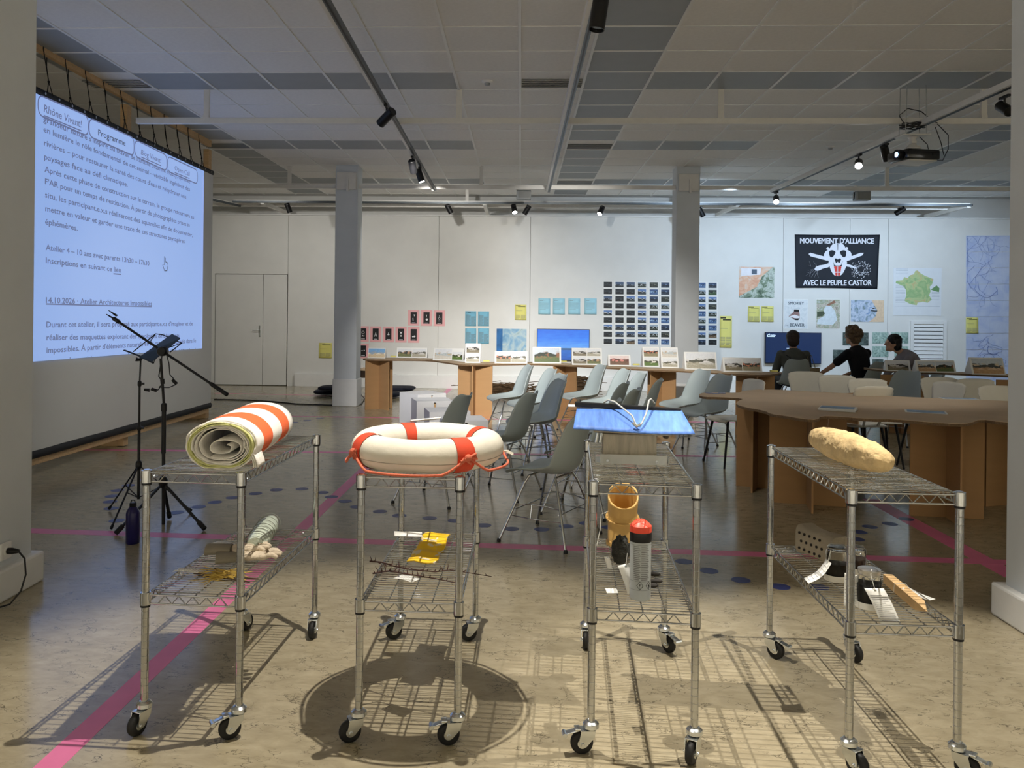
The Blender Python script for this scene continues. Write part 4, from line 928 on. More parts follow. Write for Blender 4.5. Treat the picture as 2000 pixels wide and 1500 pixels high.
# ---------------------------------------------------------------- cart 4 : log, perforated block, jars, stake
A_, B_ = fz(1596, 855, DK+.055), fz(1727, 902, DK+.055)
dv = B_-A_; dv.z = 0
M_LOG = mat('straw_coloured_plaster_log', srgb(222, 194, 144), .9, var=.2, scale=14, bump=.9, bscale=35)
t = thing('plaster_log', 'rough straw-coloured log lying on top of the rightmost cart', 'log', (A_.x, A_.y, DK), math.atan2(dv.y, dv.x))
Ln = dv.length+.05
def lg(u, v):
    a = 2*PI*v; e = max(0, math.sin(PI*u))**.22
    r = .058*e*(1+.05*math.sin(u*4)); d3 = Vector((u*6, math.cos(a)*1.3, math.sin(a)*1.3))
    r *= 1+.08*noise.noise(d3*1.4)+.05*noise.noise(d3*4)+.035*noise.noise(d3*10)
    return (-.025+Ln*u, r*math.cos(a), .056+max(r*math.sin(a), -.055))
obj('core', MB().grid(lg, 70, 44, False, True), M_LOG, t, 80)
obj('twig_stub', MB().tube([(.1, .0, .118), (.098, .004, .148)], .0022, 6), M_TWIG, t)
A_, B_ = fz(1580, 1058, DL+.05), fz(1668, 1095, DL+.05)
dv = B_-A_; dv.z = 0
t = thing('perforated_block', 'grey weathered wooden block with rows of round holes on the rightmost cart', 'block', (A_.x, A_.y, DL), math.atan2(dv.y, dv.x))
Ln2 = dv.length*.8
M_PERF = mat('grey_clay_wood', srgb(146, 136, 118), .9, var=.16, scale=8, bump=.3, bscale=60)
def pb(u, v):
    a = 2*PI*v; s = lambda x: math.copysign(abs(x)**.45, x)
    return (-.02+Ln2*u, (.05-.008*u)*s(math.cos(a)), .062+(.06-.008*u-.006*math.sin(u*5))*s(math.sin(a))*(1+.04*noise.noise(Vector((u*5, math.cos(a), math.sin(a))))))
obj('body', MB().grid(pb, 24, 36, False, True).add([pb(0, k_/36) for k_ in range(36)], [tuple(range(36))]).add([pb(1, k_/36) for k_ in range(36)], [tuple(range(36))]), M_PERF, t, 60)
M_HOLE = mat('dark_drill_hole', srgb(30, 26, 22), .95)
for r in range(3):
    for c in range(5):
        xx = .005+.03*c+.012*(r % 2); zz = .03+.031*r; obj('drilled_hole', MB().lathe([(.0055, 0), (.0055, .004)], 12, axis='Y', c=(xx, -.0525+.008*(xx/Ln2), zz)), M_HOLE, t)
M_GLASS = mat('jar_glass', (.95, .97, .96, 1), .03, trans=1, ior=1.3, spec=.5); M_SOIL = mat('black_soil', srgb(30, 27, 24), .9, var=.4, scale=60)
M_LID = mat('brushed_lid_metal', (.6, .6, .6, 1), .35, 1); M_CLIP = M_CHROME
def jar(px, py, label, r, h, clip, fillc, fh):
    p_ = fz(px, py, DL); t = thing('glass_jar', label, 'jar', (p_.x, p_.y, DL), group='glass jars')
    zb = .004
    obj('coaster', MB().lathe([(r+.004, 0), (r+.006, .002), (r+.006, .022), (r+.004, .022), (r+.004, .004)], 26), mat('white_plastic_base', srgb(232, 230, 222), .5), t, 40)
    obj('glass', MB().lathe([(r*.9, zb), (r, zb+.006), (r, h*.72), (r*.82, h*.82), (r*.82, h*.9)], 28), M_GLASS, t, 50)
    obj('filling', MB().lathe([(r*.88, zb+.003), (r*.95, zb+.008), (r*.95, h*fh), (r*.3, h*fh+.004)], 22), fillc, t, 40)
    if clip:
        obj('glass_lid', MB().lathe([(r*.86, h*.92), (r*.92, h*.95), (r*.8, h), (r*.3, h*1.0)], 24), M_GLASS, t, 40)
        obj('wire_clip', MB().tube([(-r, 0, h*.55), (-r*1.05, 0, h*.85), (-r*.7, 0, h*1.04), (r*.7, 0, h*1.04), (r*1.05, 0, h*.85), (r*1.02, 0, h*.6)], .0016, 6).tube([(r*.87*math.cos(k_*PI/12), r*.87*math.sin(k_*PI/12), h*.88) for k_ in range(24)], .0015, 6, closed=True), M_CLIP, t, 60)
    else:
        obj('screw_lid', MB().lathe([(r*.86, h*.86), (r*.9, h*.87), (r*.9, h*.93), (r*.92, h*.94), (r*.92, h), (r*.8, h*1.01)], 28), M_LID, t, 40)
    return p_
j1 = jar(1634, 1132, 'clip-top jar of dark soil behind the front left post of the rightmost cart', .038, .125, True, M_SOIL, .5)
j2 = jar(1672, 1118, 'smaller clip-top jar half hidden between the two other jars', .034, .1, True, mat('brown_soil', srgb(62, 44, 32), .9, var=.3, scale=50), .55)
j3 = jar(1697, 1185, 'jar of dark soil with a flat metal lid, nearest on the rightmost cart', .039, .128, False, M_SOIL, .62)
p = fz(1611, 1087, DL+.06); paper_tag('curling paper tag hanging left from the clip-top jar', fz(1610, 1087, DL+.075)+Vector((0, -.02, 0)), fz(1622, 1099, DL+.075)-fz(1610, 1087, DL+.075)+Vector((0, .012, 0)), Vector((-.088, -.02, -.07)), .012, 6, string=[(j1.x-.03, j1.y-.02, DL+.115)])
paper_tag('wide paper tag hanging from the lid of the nearest jar', Vector((j3.x-.036, j3.y-.047, DL+.078)), Vector((.064, 0, 0)), Vector((.034, -.05, -.10)), -.008, 14, string=[(j3.x-.012, j3.y-.04, DL+.12), (j3.x, j3.y-.02, DL+.132)])
paper_tag('narrow paper tag hanging behind the front left post of the rightmost cart', Vector((j3.x-.085, j3.y-.01, DL+.115)), Vector((.024, -.006, 0)), Vector((-.006, -.01, -.108)), .005, 8)
paper_tag('paper tag hanging between the post and the nearest jar', Vector((j3.x-.055, j3.y+.0, DL+.105)), Vector((.026, .004, .0)), Vector((.0, -.008, -.095)), .005, 8)
A_, B_ = fz(1738, 1132, DL+.02), fz(1811, 1198, DL+.012)
dv = B_-A_; dv.z = 0; Ls = dv.length
M_STAKE = mat('pale_wooden_stake', srgb(214, 178, 128), .75, var=.14, scale=5, stretch=(2, 14, 14), bump=.1)
t = thing('wooden_stake', 'pale pointed wooden stake lying beside the jars on the rightmost cart', 'stake', (A_.x, A_.y, DL), math.atan2(dv.y, dv.x))
def stk(u, v):
    k = 1 if u < .82 else max(.04, (1-u)/.18); c = [(-1, -1), (1, -1), (1, 1), (-1, 1)][int(round(v*4)) % 4]
    return (-.02+(Ls+.02)*u, c[0]*.016*k, .017+c[1]*.016*k)
obj('shaft', MB().grid(stk, 22, 4, False, True).add([stk(0, k_/4) for k_ in range(4)], [(0, 1, 2, 3)]), M_STAKE, t)
obj('string', MB().tube([(.09, -.02, .006), (.09, -.018, .036), (.095, .018, .036), (.11, .03, .02)], .0011, 5), M_STR, t, 60)
p = fz(1763, 1155, DL+.035); paper_tag('paper tag lying along the wooden stake', p+Vector((.01, .035, .0)), Vector((.035, .028, -.004)), Vector((.055, -.085, -.012)), .003, 8)
# ================================================================== SHELL CHAIRS
M_SHELL = mat('grey_plastic_shell', srgb(170, 181, 181), .35, var=.02, scale=3)
M_IVORY = mat('ivory_plastic_shell', srgb(226, 222, 208), .4, var=.02)
PROF = [(.235, .418), (.226, .436), (.19, .444), (.12, .438), (.03, .428), (-.06, .424), (-.13, .432), (-.175, .462), (-.2, .51), (-.215, .57), (-.232, .64), (-.25, .71), (-.268, .77), (-.284, .81), (-.292, .822)]
WID = [.16, .19, .213, .226, .232, .232, .228, .222, .215, .208, .2, .19, .172, .14, .10]
RISE = [.0, .006, .016, .032, .05, .066, .08, .088, .09, .088, .082, .072, .06, .044, .034]
def shell_mesh(name, m_):
    n = len(PROF); nu = 14
    def fn(u, v):
        i = int(round(v*(n-1))); y, z = PROF[i]; s = 2*u-1
        # normal of the profile, pointing to the sitter
        a = PROF[max(0, i-1)]; b = PROF[min(n-1, i+1)]; t = Vector((b[0]-a[0], b[1]-a[1])).normalized(); nrm = Vector((t.y, -t.x))
        k = RISE[i]*abs(s)**2.2
        return (WID[i]*s*(1-.06*abs(s)**4*(i > 9)), y+nrm.x*k, z+nrm.y*k)
    me = mesh_of(name, MB().grid(fn, nu, n-1), m_, 80); return me
ME_SHELL = shell_mesh('seat_shell', M_SHELL)
LEGP = {}
def leg_path(sx, sy):
    return [(sx*.125, sy*.09-.01, .418), (sx*.15, sy*.115-.01, .37), (sx*.262, sy*.235-.01, .008)]
ME_LEG = {}
for sx in (-1, 1):
    for sy in (-1, 1): ME_LEG[(sx, sy)] = mesh_of('leg', MB().tube(leg_path(sx, sy), .0085, 10), M_CHROME, 50)
ME_GLIDE = mesh_of('foot_glide', MB().lathe([(.013, 0), (.014, .004), (.012, .016), (.009, .022)], 12), M_BLACK, 40)
ME_SB = {}
for sx in (-1, 1):
    ME_SB[sx] = mesh_of('side_bracket', MB().tube([(sx*.185, .145, .235), (sx*.205, .05, .25), (sx*.205, -.07, .25), (sx*.185, -.165, .235), (sx*.208, -.19, .165), (sx*.222, -.07, .165), (sx*.222, .05, .165), (sx*.208, .17, .165)], .004, 6, closed=True).tube([(sx*.206, .02, .25), (sx*.222, .02, .165)], .0035, 6), M_CHROME, 60)
ME_CB = mesh_of('cross_bar', MB().tube([(-.2, 0, 0), (.2, 0, 0)], .004, 6), M_CHROME, 60); ME_CT = mesh_of('seat_bar', MB().tube([(-.13, 0, 0), (.13, 0, 0)], .006, 6), M_CHROME, 60)
def make_shell_chair():
    t = thing('shell_chair', 'x', 'chair', group='grey shell chairs')
    sh = link('seat_shell', ME_SHELL, t); md = sh.modifiers.new('smooth', 'SUBSURF'); md.levels = 1; md.render_levels = 1; solid(sh, .006)
    for k_, me in ME_LEG.items():
        l_ = link('leg', me, t); p_ = leg_path(*k_)[-1]; link('foot_glide', ME_GLIDE, l_, (p_[0], p_[1], 0))
    for sx in (-1, 1): link('side_bracket', ME_SB[sx], t)
    for y_ in (.145, -.165): link('cross_bar', ME_CB, t, (0, y_, .205))
    for y_ in (.08, -.1): link('seat_bar', ME_CT, t, (0, y_, .416))
    return t
proto = None
def shell_chair(x, y, deg, label, group='grey shell chairs'):
    """deg: direction the chair faces, anticlockwise from +X"""
    global proto
    if proto is None: proto = o = make_shell_chair()
    else: o = copy_tree(proto)
    o.location = (x, y, 0); o.rotation_euler = (0, 0, R_(deg-90)); o['label'] = label; o['group'] = group
    return o
shell_chair(.20, 5.33, 151, 'grey shell chair nearest the carts, its back hidden by the blue plate')
shell_chair(-.14, 6.6, 158, 'grey shell chair directly behind the lifebuoy, right edge of it, back turned dark')
shell_chair(-.655, 6.36, 160, 'grey shell chair whose back rises just above the lifebuoy beside the white cubes')
shell_chair(-.13, 9.78, 196, 'grey shell chair nearest the second cardboard table leg, leftmost in the back row')
shell_chair(.13, 9.2, 200, 'grey shell chair overlapping the leftmost back-row chair')
shell_chair(.2, 8.4, 202, 'farther of the two nested-looking grey chairs left of the blue plate')
shell_chair(.15, 7.66, 200, 'nearer of the two nested-looking grey chairs left of the blue plate')
shell_chair(.77, 10.08, 198, 'grey shell chair in front of the third cardboard table leg, its back the most upright')
shell_chair(.96, 9.3, 197, 'grey shell chair seen above the left half of the blue plate, back row')
shell_chair(1.05, 8.75, 190, 'grey shell chair with its seat just above the middle of the blue plate')
shell_chair(.72, 7.62, 160, 'dark-backed grey chair over the blue plate, left of its twin')
shell_chair(.73, 7.0, 160, 'dark-backed grey chair over the blue plate, right of its twin')
shell_chair(1.1, 8.05, 165, 'grey shell chair before the fourth cardboard table leg, over the right half of the plate')
shell_chair(1.87, 9.35, 205, 'grey shell chair right of the second pillar, farther of the pair')
shell_chair(1.93, 8.62, 206, 'grey shell chair right of the second pillar, nearer of the pair')
shell_chair(.46, 6.1, 160, 'grey shell chair low behind the near one, its seat tip showing left of the plate')
# ================================================================== IVORY CHAIRS AROUND THE LARGE TABLE
def ivory_meshes():
    def back(u, v):
        s = 2*u-1; w = .155+.05*v-.0*v; k = (1-.12*max(0, (abs(s)-.75)/.25)**2*v)
        e = .03*abs(s)**2
        top = 1-.10*abs(s)**4*v
        return (w*s*(1-.07*(v > .85)*abs(s)), -.21+e-.05*v, .56+.27*v*top)
    def seat(u, v):
        s = 2*u-1; y = .21-.40*v; w = (.17+.035*math.sin(PI*min(1, v*.9+.1)))
        return (w*s, y-.02*abs(s)**3*(v < .2), .452-.012*(1-s*s)*math.sin(PI*v)-.02*(v < .05))
    b_ = mesh_of('backrest', MB().grid(back, 14, 10), M_IVORY, 80); s_ = mesh_of('seat', MB().grid(seat, 14, 12), M_IVORY, 80)
    sp = mesh_of('back_stem', MB().tube([(-.07, -.18, .45), (-.08, -.215, .52), (-.085, -.225, .6)], .012, 8).tube([(.07, -.18, .45), (.08, -.215, .52), (.085, -.225, .6)], .012, 8), M_IVORY, 60)
    return b_, s_, sp
ME_IB, ME_IS, ME_IP = ivory_meshes()
ME_IL = {(sx, sy): mesh_of('leg', MB().tube([(sx*.14, sy*.13, .445), (sx*.2, sy*.2, 0)], [.013, .0095], 10), M_BLACKM, 50) for sx in (-1, 1) for sy in (-1, 1)}
def ivory_chair(x, y, deg, label):
    t = thing('ivory_chair', label, 'chair', (x, y, 0), R_(deg-90), 'ivory chairs around the large table')
    solid(link('backrest', ME_IB, t), .009); solid(link('seat', ME_IS, t), .012); link('back_stem', ME_IP, t)
    for me in ME_IL.values(): link('leg', me, t)
    return t
p = fz(1455, 855); 
ivory_chair(2.08, 8.1, 196, 'ivory chair with black legs at the left tip of the large table')
for px, py, deg, lb in ((1573, 727, 262, 'ivory chair behind the large table in front of the left seated person'), (1633, 734, 262, 'ivory chair behind the large table, second from the left of the ivory backs'),
                        (1692, 741, 266, 'ivory chair behind the large table, in front of the person in black'), (1832, 738, 268, 'ivory chair behind the large table, under the double photo card'),
                        (1902, 741, 270, 'ivory chair behind the large table, second from the right pillar'), (1945, 755, 275, 'ivory chair behind the large table, nearest the right pillar')):
    q = fz(px, py, .82); d_ = Vector((math.cos(R_(deg)), math.sin(R_(deg)), 0)); c = q+d_*.26; ivory_chair(c.x, c.y, deg, lb)
q = fz(1776, 733, .81); shell_chair(q.x+.02, q.y+.34, 215, 'grey shell chair turned sideways behind the large table')
q = fz(1772, 752, .8); ivory_chair(q.x+.22, q.y+.0, 200, 'ivory chair set sideways in front of the turned grey shell chair')
q = fz(1688, 832, .45); ivory_chair(q.x, q.y+.12, 100, 'ivory chair pushed underneath the large table')
# ================================================================== CARDBOARD TABLES
M_CARD = mat('brown_cardboard', srgb(172, 134, 92), .85, var=.05, scale=2, stretch=(1, 1, 6), bump=.03, bscale=120)
M_CTOP = mat('pale_cardboard_top', srgb(200, 176, 146), .8, var=.06, scale=3)
M_FLUTE = mat('corrugated_board_edge', srgb(120, 96, 70), .9, var=.3, scale=140)
def smooth_loop(pts, it=1):
    for _ in range(it):
        q = []
        for i in range(len(pts)):
            a, b = Vector(pts[i]), Vector(pts[(i+1) % len(pts)]); q += [a*.75+b*.25, a*.25+b*.75]
        pts = q
    return pts
def cross_leg(par, c, L1, L2, rz, h, nm='leg_panel'):
    a = obj(nm, MB().box((0, 0, h/2), (L1, .014, h)), M_CARD, par, loc=c, rot=(0, 0, rz)); b = obj(nm, MB().box((0, 0, h/2), (.014, L2, h)), M_CARD, par, loc=c, rot=(0, 0, rz))
TH = .74
ol = [(1363, 771), (1372, 767), (1400, 766), (1440, 768), (1452, 763), (1490, 760), (1560, 763), (1650, 768), (1750, 774), (1850, 779), (1955, 782), (2110, 792), (2130, 820), (2010, 826), (1955, 824), (1915, 818), (1895, 826), (1870, 828), (1800, 823), (1745, 818), (1700, 818), (1640, 813), (1602, 812), (1598, 819), (1570, 818), (1530, 811), (1505, 808), (1495, 802), (1455, 795), (1437, 789), (1441, 783), (1455, 778), (1400, 775), (1375, 775)]
W3 = smooth_loop([fz(a, b, TH).to_tuple() for a, b in ol])
c0 = Vector((3.0, 6.6, 0))
t = thing('cardboard_table', 'large wavy-edged cardboard table at the right, behind the rightmost cart', 'table', c0)
pts = [(p[0]-c0.x, p[1]-c0.y) for p in W3]
obj('tabletop', MB().prism(pts, TH-.003, TH), M_CTOP, t); obj('board_edge', MB().prism([(x*.9985, y*.9985) for x, y in pts], TH-.022, TH-.003), M_FLUTE, t)
def legc(px, py): q = fz(px, py); return (q.x-c0.x, q.y-c0.y, 0)
cross_leg(t, legc(1576, 985), .56, .62, R_(-12), TH-.023); cross_leg(t, legc(1478, 952), .34, .5, R_(-25), TH-.023)
cross_leg(t, legc(1848, 1010), .50, .55, R_(-8), TH-.023); cross_leg(t, legc(1972, 985), .5, .6, R_(20), TH-.023); cross_leg(t, legc(1640, 915), .4, .4, R_(30), TH-.023)
M_MAPINK = mat('pale_blue_print', srgb(150, 176, 206), .7, var=.25, scale=14)
def booklet(px, py, w, l, rz, label, th, z):
    q = fz(px, py, z); t = thing('booklet', label, 'booklet', (q.x, q.y, z), rz, 'booklets on the large table')
    for k_ in range(max(1, int(th/.004))): obj('leaf', MB().box((.004*math.sin(k_*2), .004*math.cos(k_*3), .002+k_*.004), (w, l, .0034), rz=.02*math.sin(k_*5)), M_PAPER, t)
    obj('cover_print', MB().box((.0, 0, max(1, int(th/.004))*.004+.0005), (w*.9, l*.9, .0006)), M_MAPINK, t)
booklet(1636, 801, .26, .2, -.45, 'small stack of printed maps lying on the large table', .02, TH+.001)
booklet(1808, 805, .28, .18, -.4, 'single folded map lying on the large table near the right pillar', .004, TH+.001)
booklet(1873, 779, .3, .12, -.1, 'thin white leaflet at the far edge of the large table', .004, TH+.001)
for px, py, lb in ((1385, 768, 'left'), (1398, 769, 'middle'), (1410, 768, 'right')):
    q = fz(px, py, TH); tag(obj('blue_counter', MB().lathe([(.035, 0), (.035, .002)], 18), M_DOT, None, loc=(q.x, q.y, TH+.0005)), 'flat blue dot on the pointed tip of the large table, %s of three' % lb, 'dot', 'blue dots on the table tip')
# long narrow table with the photo cards
TB = .755
fe = [(706, 701), (740, 702), (800, 702), (842, 703), (870, 707), (905, 712), (960, 711), (1040, 710), (1110, 713), (1180, 717), (1260, 721), (1340, 724), (1420, 729), (1480, 732), (1510, 731), (1527, 727)]
FE = [fz(a, b, TB) for a, b in fe]
be = [p+Vector((.05*math.sin(i*1.7), .46+.05*math.sin(i*2.3), 0)) for i, p in enumerate(FE)]
lp = smooth_loop([p.to_tuple() for p in FE]+[p.to_tuple() for p in be[::-1]][1:])
c1 = Vector((.3, 11.2, 0))
t = thing('cardboard_table', 'long narrow wavy cardboard table carrying the photo cards', 'table', c1)
pts = [(p[0]-c1.x, p[1]-c1.y) for p in lp]
obj('tabletop', MB().prism(pts, TB-.003, TB), M_CTOP, t); obj('board_edge', MB().prism(pts, TB-.024, TB-.003), M_FLUTE, t)
for x0_, x1_, rz in ((718, 763, 45), (896, 961, 30), (1080, 1128, 40), (1267, 1318, 42), (1440, 1510, 20)):
    m_ = (x0_+x1_)/2; i = min(range(len(fe)), key=lambda k_: abs(fe[k_][0]-m_)); y_ = FE[i].y+.24
    a, b = fy(x0_, 720, y_).x, fy(x1_, 720, y_).x; w = b-a
    L_ = w/max(abs(math.cos(R_(rz))), abs(math.sin(R_(rz)))) if rz in (45, 40, 42) else w*1.05
    cross_leg(t, ((a+b)/2-c1.x, y_-c1.y, 0), L_, L_ if rz in (45, 40, 42) else .4, R_(rz if rz in (45, 40, 42) else -8), TB-.025)
# third table behind, at the right
fe2 = [(1706, 721), (1740, 724), (1800, 726), (1880, 730), (1960, 733), (2060, 738)]
FE2 = [fz(a, b, TB) for a, b in fe2]; be2 = [p+Vector((0, .42+.04*math.sin(i*2), 0)) for i, p in enumerate(FE2)]
lp = smooth_loop([p.to_tuple() for p in FE2]+[p.to_tuple() for p in be2[::-1]])
c2 = Vector((5.2, 10.0, 0))
t = thing('cardboard_table', 'narrow cardboard table with photo cards in front of the leaning person', 'table', c2)
pts = [(p[0]-c2.x, p[1]-c2.y) for p in lp]
obj('tabletop', MB().prism(pts, TB-.003, TB), M_CTOP, t); obj('board_edge', MB().prism(pts, TB-.024, TB-.003), M_FLUTE, t)
q = fy(1762, 740, 10.5); cross_leg(t, (q.x-c2.x, 10.5-c2.y, 0), .5, .4, R_(-12), TB-.025)
q = fy(1990, 740, 9.9); cross_leg(t, (q.x-c2.x, 9.9-c2.y, 0), .5, .4, R_(-5), TB-.025)
# ================================================================== PHOTO PRINTS
def photo_mat(name, sky, ground, dark, lite, seed, hz=.0, rough=.5):
    if name in MATS: return MATS[name]
    m = bpy.data.materials.new(name); m.use_nodes = True; N = m.node_tree.nodes; L = m.node_tree.links; b = N['Principled BSDF']
    tc = N.new('ShaderNodeTexCoord'); mp = N.new('ShaderNodeMapping'); mp.inputs['Location'].default_value = (seed*3.1, seed*1.7, seed*.9); L.new(tc.outputs['Object'], mp.inputs[0])
    sp = N.new('ShaderNodeSeparateXYZ'); L.new(tc.outputs['Object'], sp.inputs[0])
    n1 = N.new('ShaderNodeTexNoise'); n1.inputs['Scale'].default_value = 3.2; n1.inputs['Detail'].default_value = 5; L.new(mp.outputs[0], n1.inputs['Vector'])
    ad = N.new('ShaderNodeMath'); ad.operation = 'MULTIPLY_ADD'; ad.inputs[1].default_value = .55; L.new(n1.outputs['Fac'], ad.inputs[0]); L.new(sp.outputs['Z'], ad.inputs[2])
    rp = N.new('ShaderNodeValToRGB'); e = rp.color_ramp.elements; e[0].position = .0; e[0].color = ground; e[1].position = .47+hz; e[1].color = sky
    x = e.new(.14+hz); x.color = ground; x = e.new(.2+hz); x.color = dark; x = e.new(.38+hz); x.color = dark; x = e.new(.42+hz); x.color = sky
    L.new(ad.outputs[0], rp.inputs[0])
    v = N.new('ShaderNodeTexVoronoi'); v.inputs['Scale'].default_value = 7; L.new(mp.outputs[0], v.inputs['Vector'])
    sv = N.new('ShaderNodeSeparateXYZ'); L.new(v.outputs['Color'], sv.inputs[0])
    gt = N.new('ShaderNodeMath'); gt.operation = 'GREATER_THAN'; gt.inputs[1].default_value = .72; L.new(sv.outputs['X'], gt.inputs[0])
    wn = N.new('ShaderNodeMapRange'); wn.inputs['From Min'].default_value = .3; wn.inputs['From Max'].default_value = .05; wn.inputs['To Min'].default_value = 0; wn.inputs['To Max'].default_value = 1
    ab = N.new('ShaderNodeMath'); ab.operation = 'ABSOLUTE'; L.new(sp.outputs['Z'], ab.inputs[0]); L.new(ab.outputs[0], wn.inputs['Value'])
    ml = N.new('ShaderNodeMath'); ml.operation = 'MULTIPLY'; L.new(gt.outputs[0], ml.inputs[0]); L.new(wn.outputs[0], ml.inputs[1])
    mx = N.new('ShaderNodeMixRGB'); mx.inputs[2].default_value = lite; L.new(ml.outputs[0], mx.inputs[0]); L.new(rp.outputs[0], mx.inputs[1])
    n2 = N.new('ShaderNodeTexNoise'); n2.inputs['Scale'].default_value = 16; n2.inputs['Detail'].default_value = 3; L.new(mp.outputs[0], n2.inputs['Vector'])
    mu = N.new('ShaderNodeMixRGB'); mu.blend_type = 'OVERLAY'; mu.inputs[0].default_value = .45; L.new(mx.outputs[0], mu.inputs[1]); L.new(n2.outputs['Fac'], mu.inputs[2])
    L.new(mu.outputs[0], b.inputs['Base Color']); b.inputs['Roughness'].default_value = rough
    MATS[name] = m; return m
ME_PLATE = {}
def plate_mesh(m_):
    if m_.name not in ME_PLATE: ME_PLATE[m_.name] = mesh_of('print', MB().box((0, 0, 0), (1, 1, 1)), m_)
    return ME_PLATE[m_.name]
SKY = srgb(226, 228, 230)
PH = [photo_mat('photo_print_%d' % i, *a, i) for i, a in enumerate([
    (srgb(120, 170, 215), srgb(206, 186, 150), srgb(150, 170, 190), srgb(230, 220, 200)), (SKY, srgb(110, 116, 70), srgb(62, 66, 60), srgb(190, 150, 110)),
    (SKY, srgb(96, 120, 60), srgb(70, 74, 56), srgb(230, 226, 215)), (SKY, srgb(130, 120, 96), srgb(54, 52, 46), srgb(200, 196, 190)),
    (SKY, srgb(150, 140, 110), srgb(60, 58, 50), srgb(206, 130, 96)), (srgb(206, 216, 226), srgb(96, 110, 66), srgb(48, 56, 44), srgb(150, 100, 70)),
    (SKY, srgb(176, 170, 150), srgb(96, 96, 84), srgb(226, 224, 220)), (srgb(232, 214, 210), srgb(120, 90, 70), srgb(110, 70, 60), srgb(220, 140, 130)),
    (srgb(210, 220, 228), srgb(196, 160, 120), srgb(84, 86, 84), srgb(230, 210, 180)), (SKY, srgb(214, 208, 196), srgb(190, 196, 196), srgb(200, 180, 150))])]
def photo_card(px0, px1, pyt, pyb, photos, label, lean=22, yaw=0, depth=.13, table=None):
    """tent card: bottom edge px0..px1 at pyb; photos = list of (u0,u1,v0,v1,mat index)"""
    A = fz(px0, pyb, TB); B = fz(px1, pyb, TB)
    mid = (A+B)/2; B = fy(px1, pyb, mid.y); A = fy(px0, pyb, mid.y); w = (B-A).length
    top = fy((px0+px1)/2, pyt, mid.y+.05); h = max(.05, (top.z-TB)/math.cos(R_(lean)))
    t = thing('photo_card', label, 'photo card', (mid.x, mid.y, TB+.001), R_(yaw), 'folded photo cards on the tables')
    dx, dz = math.sin(R_(lean))*h, math.cos(R_(lean))*h
    m = MB(); th = .004
    m.add([(-w/2, 0, 0), (w/2, 0, 0), (w/2, dx, dz), (-w/2, dx, dz), (-w/2, th, 0), (w/2, th, 0), (w/2, dx+th, dz), (-w/2, dx+th, dz)], [(0, 1, 2, 3), (7, 6, 5, 4), (0, 4, 5, 1), (1, 5, 6, 2), (2, 6, 7, 3), (3, 7, 4, 0)])
    obj('front_board', m, M_PAPER, t)
    bk = MB().add([(-w/2, dx+th, dz), (w/2, dx+th, dz), (w/2, 2*dx+.02, 0), (-w/2, 2*dx+.02, 0), (-w/2, dx+2*th, dz), (w/2, dx+2*th, dz), (w/2, 2*dx+.02+th, 0), (-w/2, 2*dx+.02+th, 0)], [(0, 1, 2, 3), (7, 6, 5, 4), (0, 4, 5, 1), (1, 5, 6, 2), (2, 6, 7, 3), (3, 7, 4, 0)])
    obj('back_board', bk, M_PAPER, t)
    for s in (-1, 1): obj('gusset', MB().add([(s*w/2, .004, .001), (s*w/2, 2*dx+.02, .001), (s*w/2, dx+th, dz), (s*(w/2-.003), .004, .001), (s*(w/2-.003), 2*dx+.02, .001), (s*(w/2-.003), dx+th, dz)], [(0, 1, 2), (5, 4, 3), (0, 3, 4, 1), (1, 4, 5, 2), (2, 5, 3, 0)]), M_PAPER, t)
    for (u0, u1, v0, v1, k_) in photos:
        o = link('photo', plate_mesh(PH[k_]), t); um, vm = (u0+u1)/2-.5, (v0+v1)/2
        o.location = (um*w, vm*dx-.0012, vm*dz+.0005); o.rotation_euler = (-R_(lean), 0, 0); o.scale = ((u1-u0)*w, .0012, (v1-v0)*h)
    return t
two = lambda a, b: [(.05, .49, .1, .88, a), (.51, .95, .1, .88, b)]
col2 = lambda a, b: [(.08, .92, .52, .95, a), (.08, .92, .06, .47, b)]
photo_card(718, 752, 680, 699.5, [(.03, .97, .05, .95, 0)], 'photo card of a beach at the left end of the long table')
photo_card(774, 834, 679, 699, two(1, 6), 'photo card with two pictures, second from the left on the long table')
photo_card(845, 905, 681, 704, [(.05, .6, .08, .92, 9), (.62, .95, .06, .7, 2)], 'wide low photo card, third from the left on the long table', 45)
photo_card(908, 938, 671, 709, col2(3, 6), 'tall narrow photo card at the left, just below the blue sheets')
photo_card(966, 1030, 686, 710, two(4, 6), 'photo card with two pictures of houses below the blue map')
photo_card(1040, 1096, 678, 710, [(.06, .94, .08, .93, 5)], 'photo card with one large waterside picture in front of the blue screen')
photo_card(1117, 1176, 680, 713, [(.05, .49, .53, .93, 3), (.51, .95, .53, .93, 6), (.05, .49, .08, .48, 3), (.51, .95, .08, .48, 1)], 'photo card with four pictures right of the blue screen')
photo_card(1188, 1232, 693, 715, [(.08, .92, .1, .9, 7)], 'photo card with one pinkish house picture under the photo grid')
photo_card(1256, 1289, 678, 717, col2(4, 2), 'tall photo card with a red-roofed picture, left of a twin')
photo_card(1292, 1326, 679, 719, col2(9, 6), 'tall pale photo card just left of the second pillar')
photo_card(1338, 1401, 688, 722, [(.05, .95, .06, .92, 6)], 'large photo card in front of the second pillar')
photo_card(1413, 1489, 699, 727, two(3, 4), 'photo card with two pictures at the right end of the long table')
photo_card(1732, 1778, 704, 725, [(.08, .92, .08, .92, 3)], 'slanted photo card at the left end of the right-hand table', 25, -8)
photo_card(1791, 1868, 704, 728, two(8, 5), 'photo card with two pictures of towers on the right-hand table')
photo_card(1899, 1965, 699, 732, [(.06, .96, .06, .92, 8)], 'photo card with a town view, half hidden by the right pillar')
M_STICK = mat('yellow_sticky_note', srgb(240, 232, 140), .8)
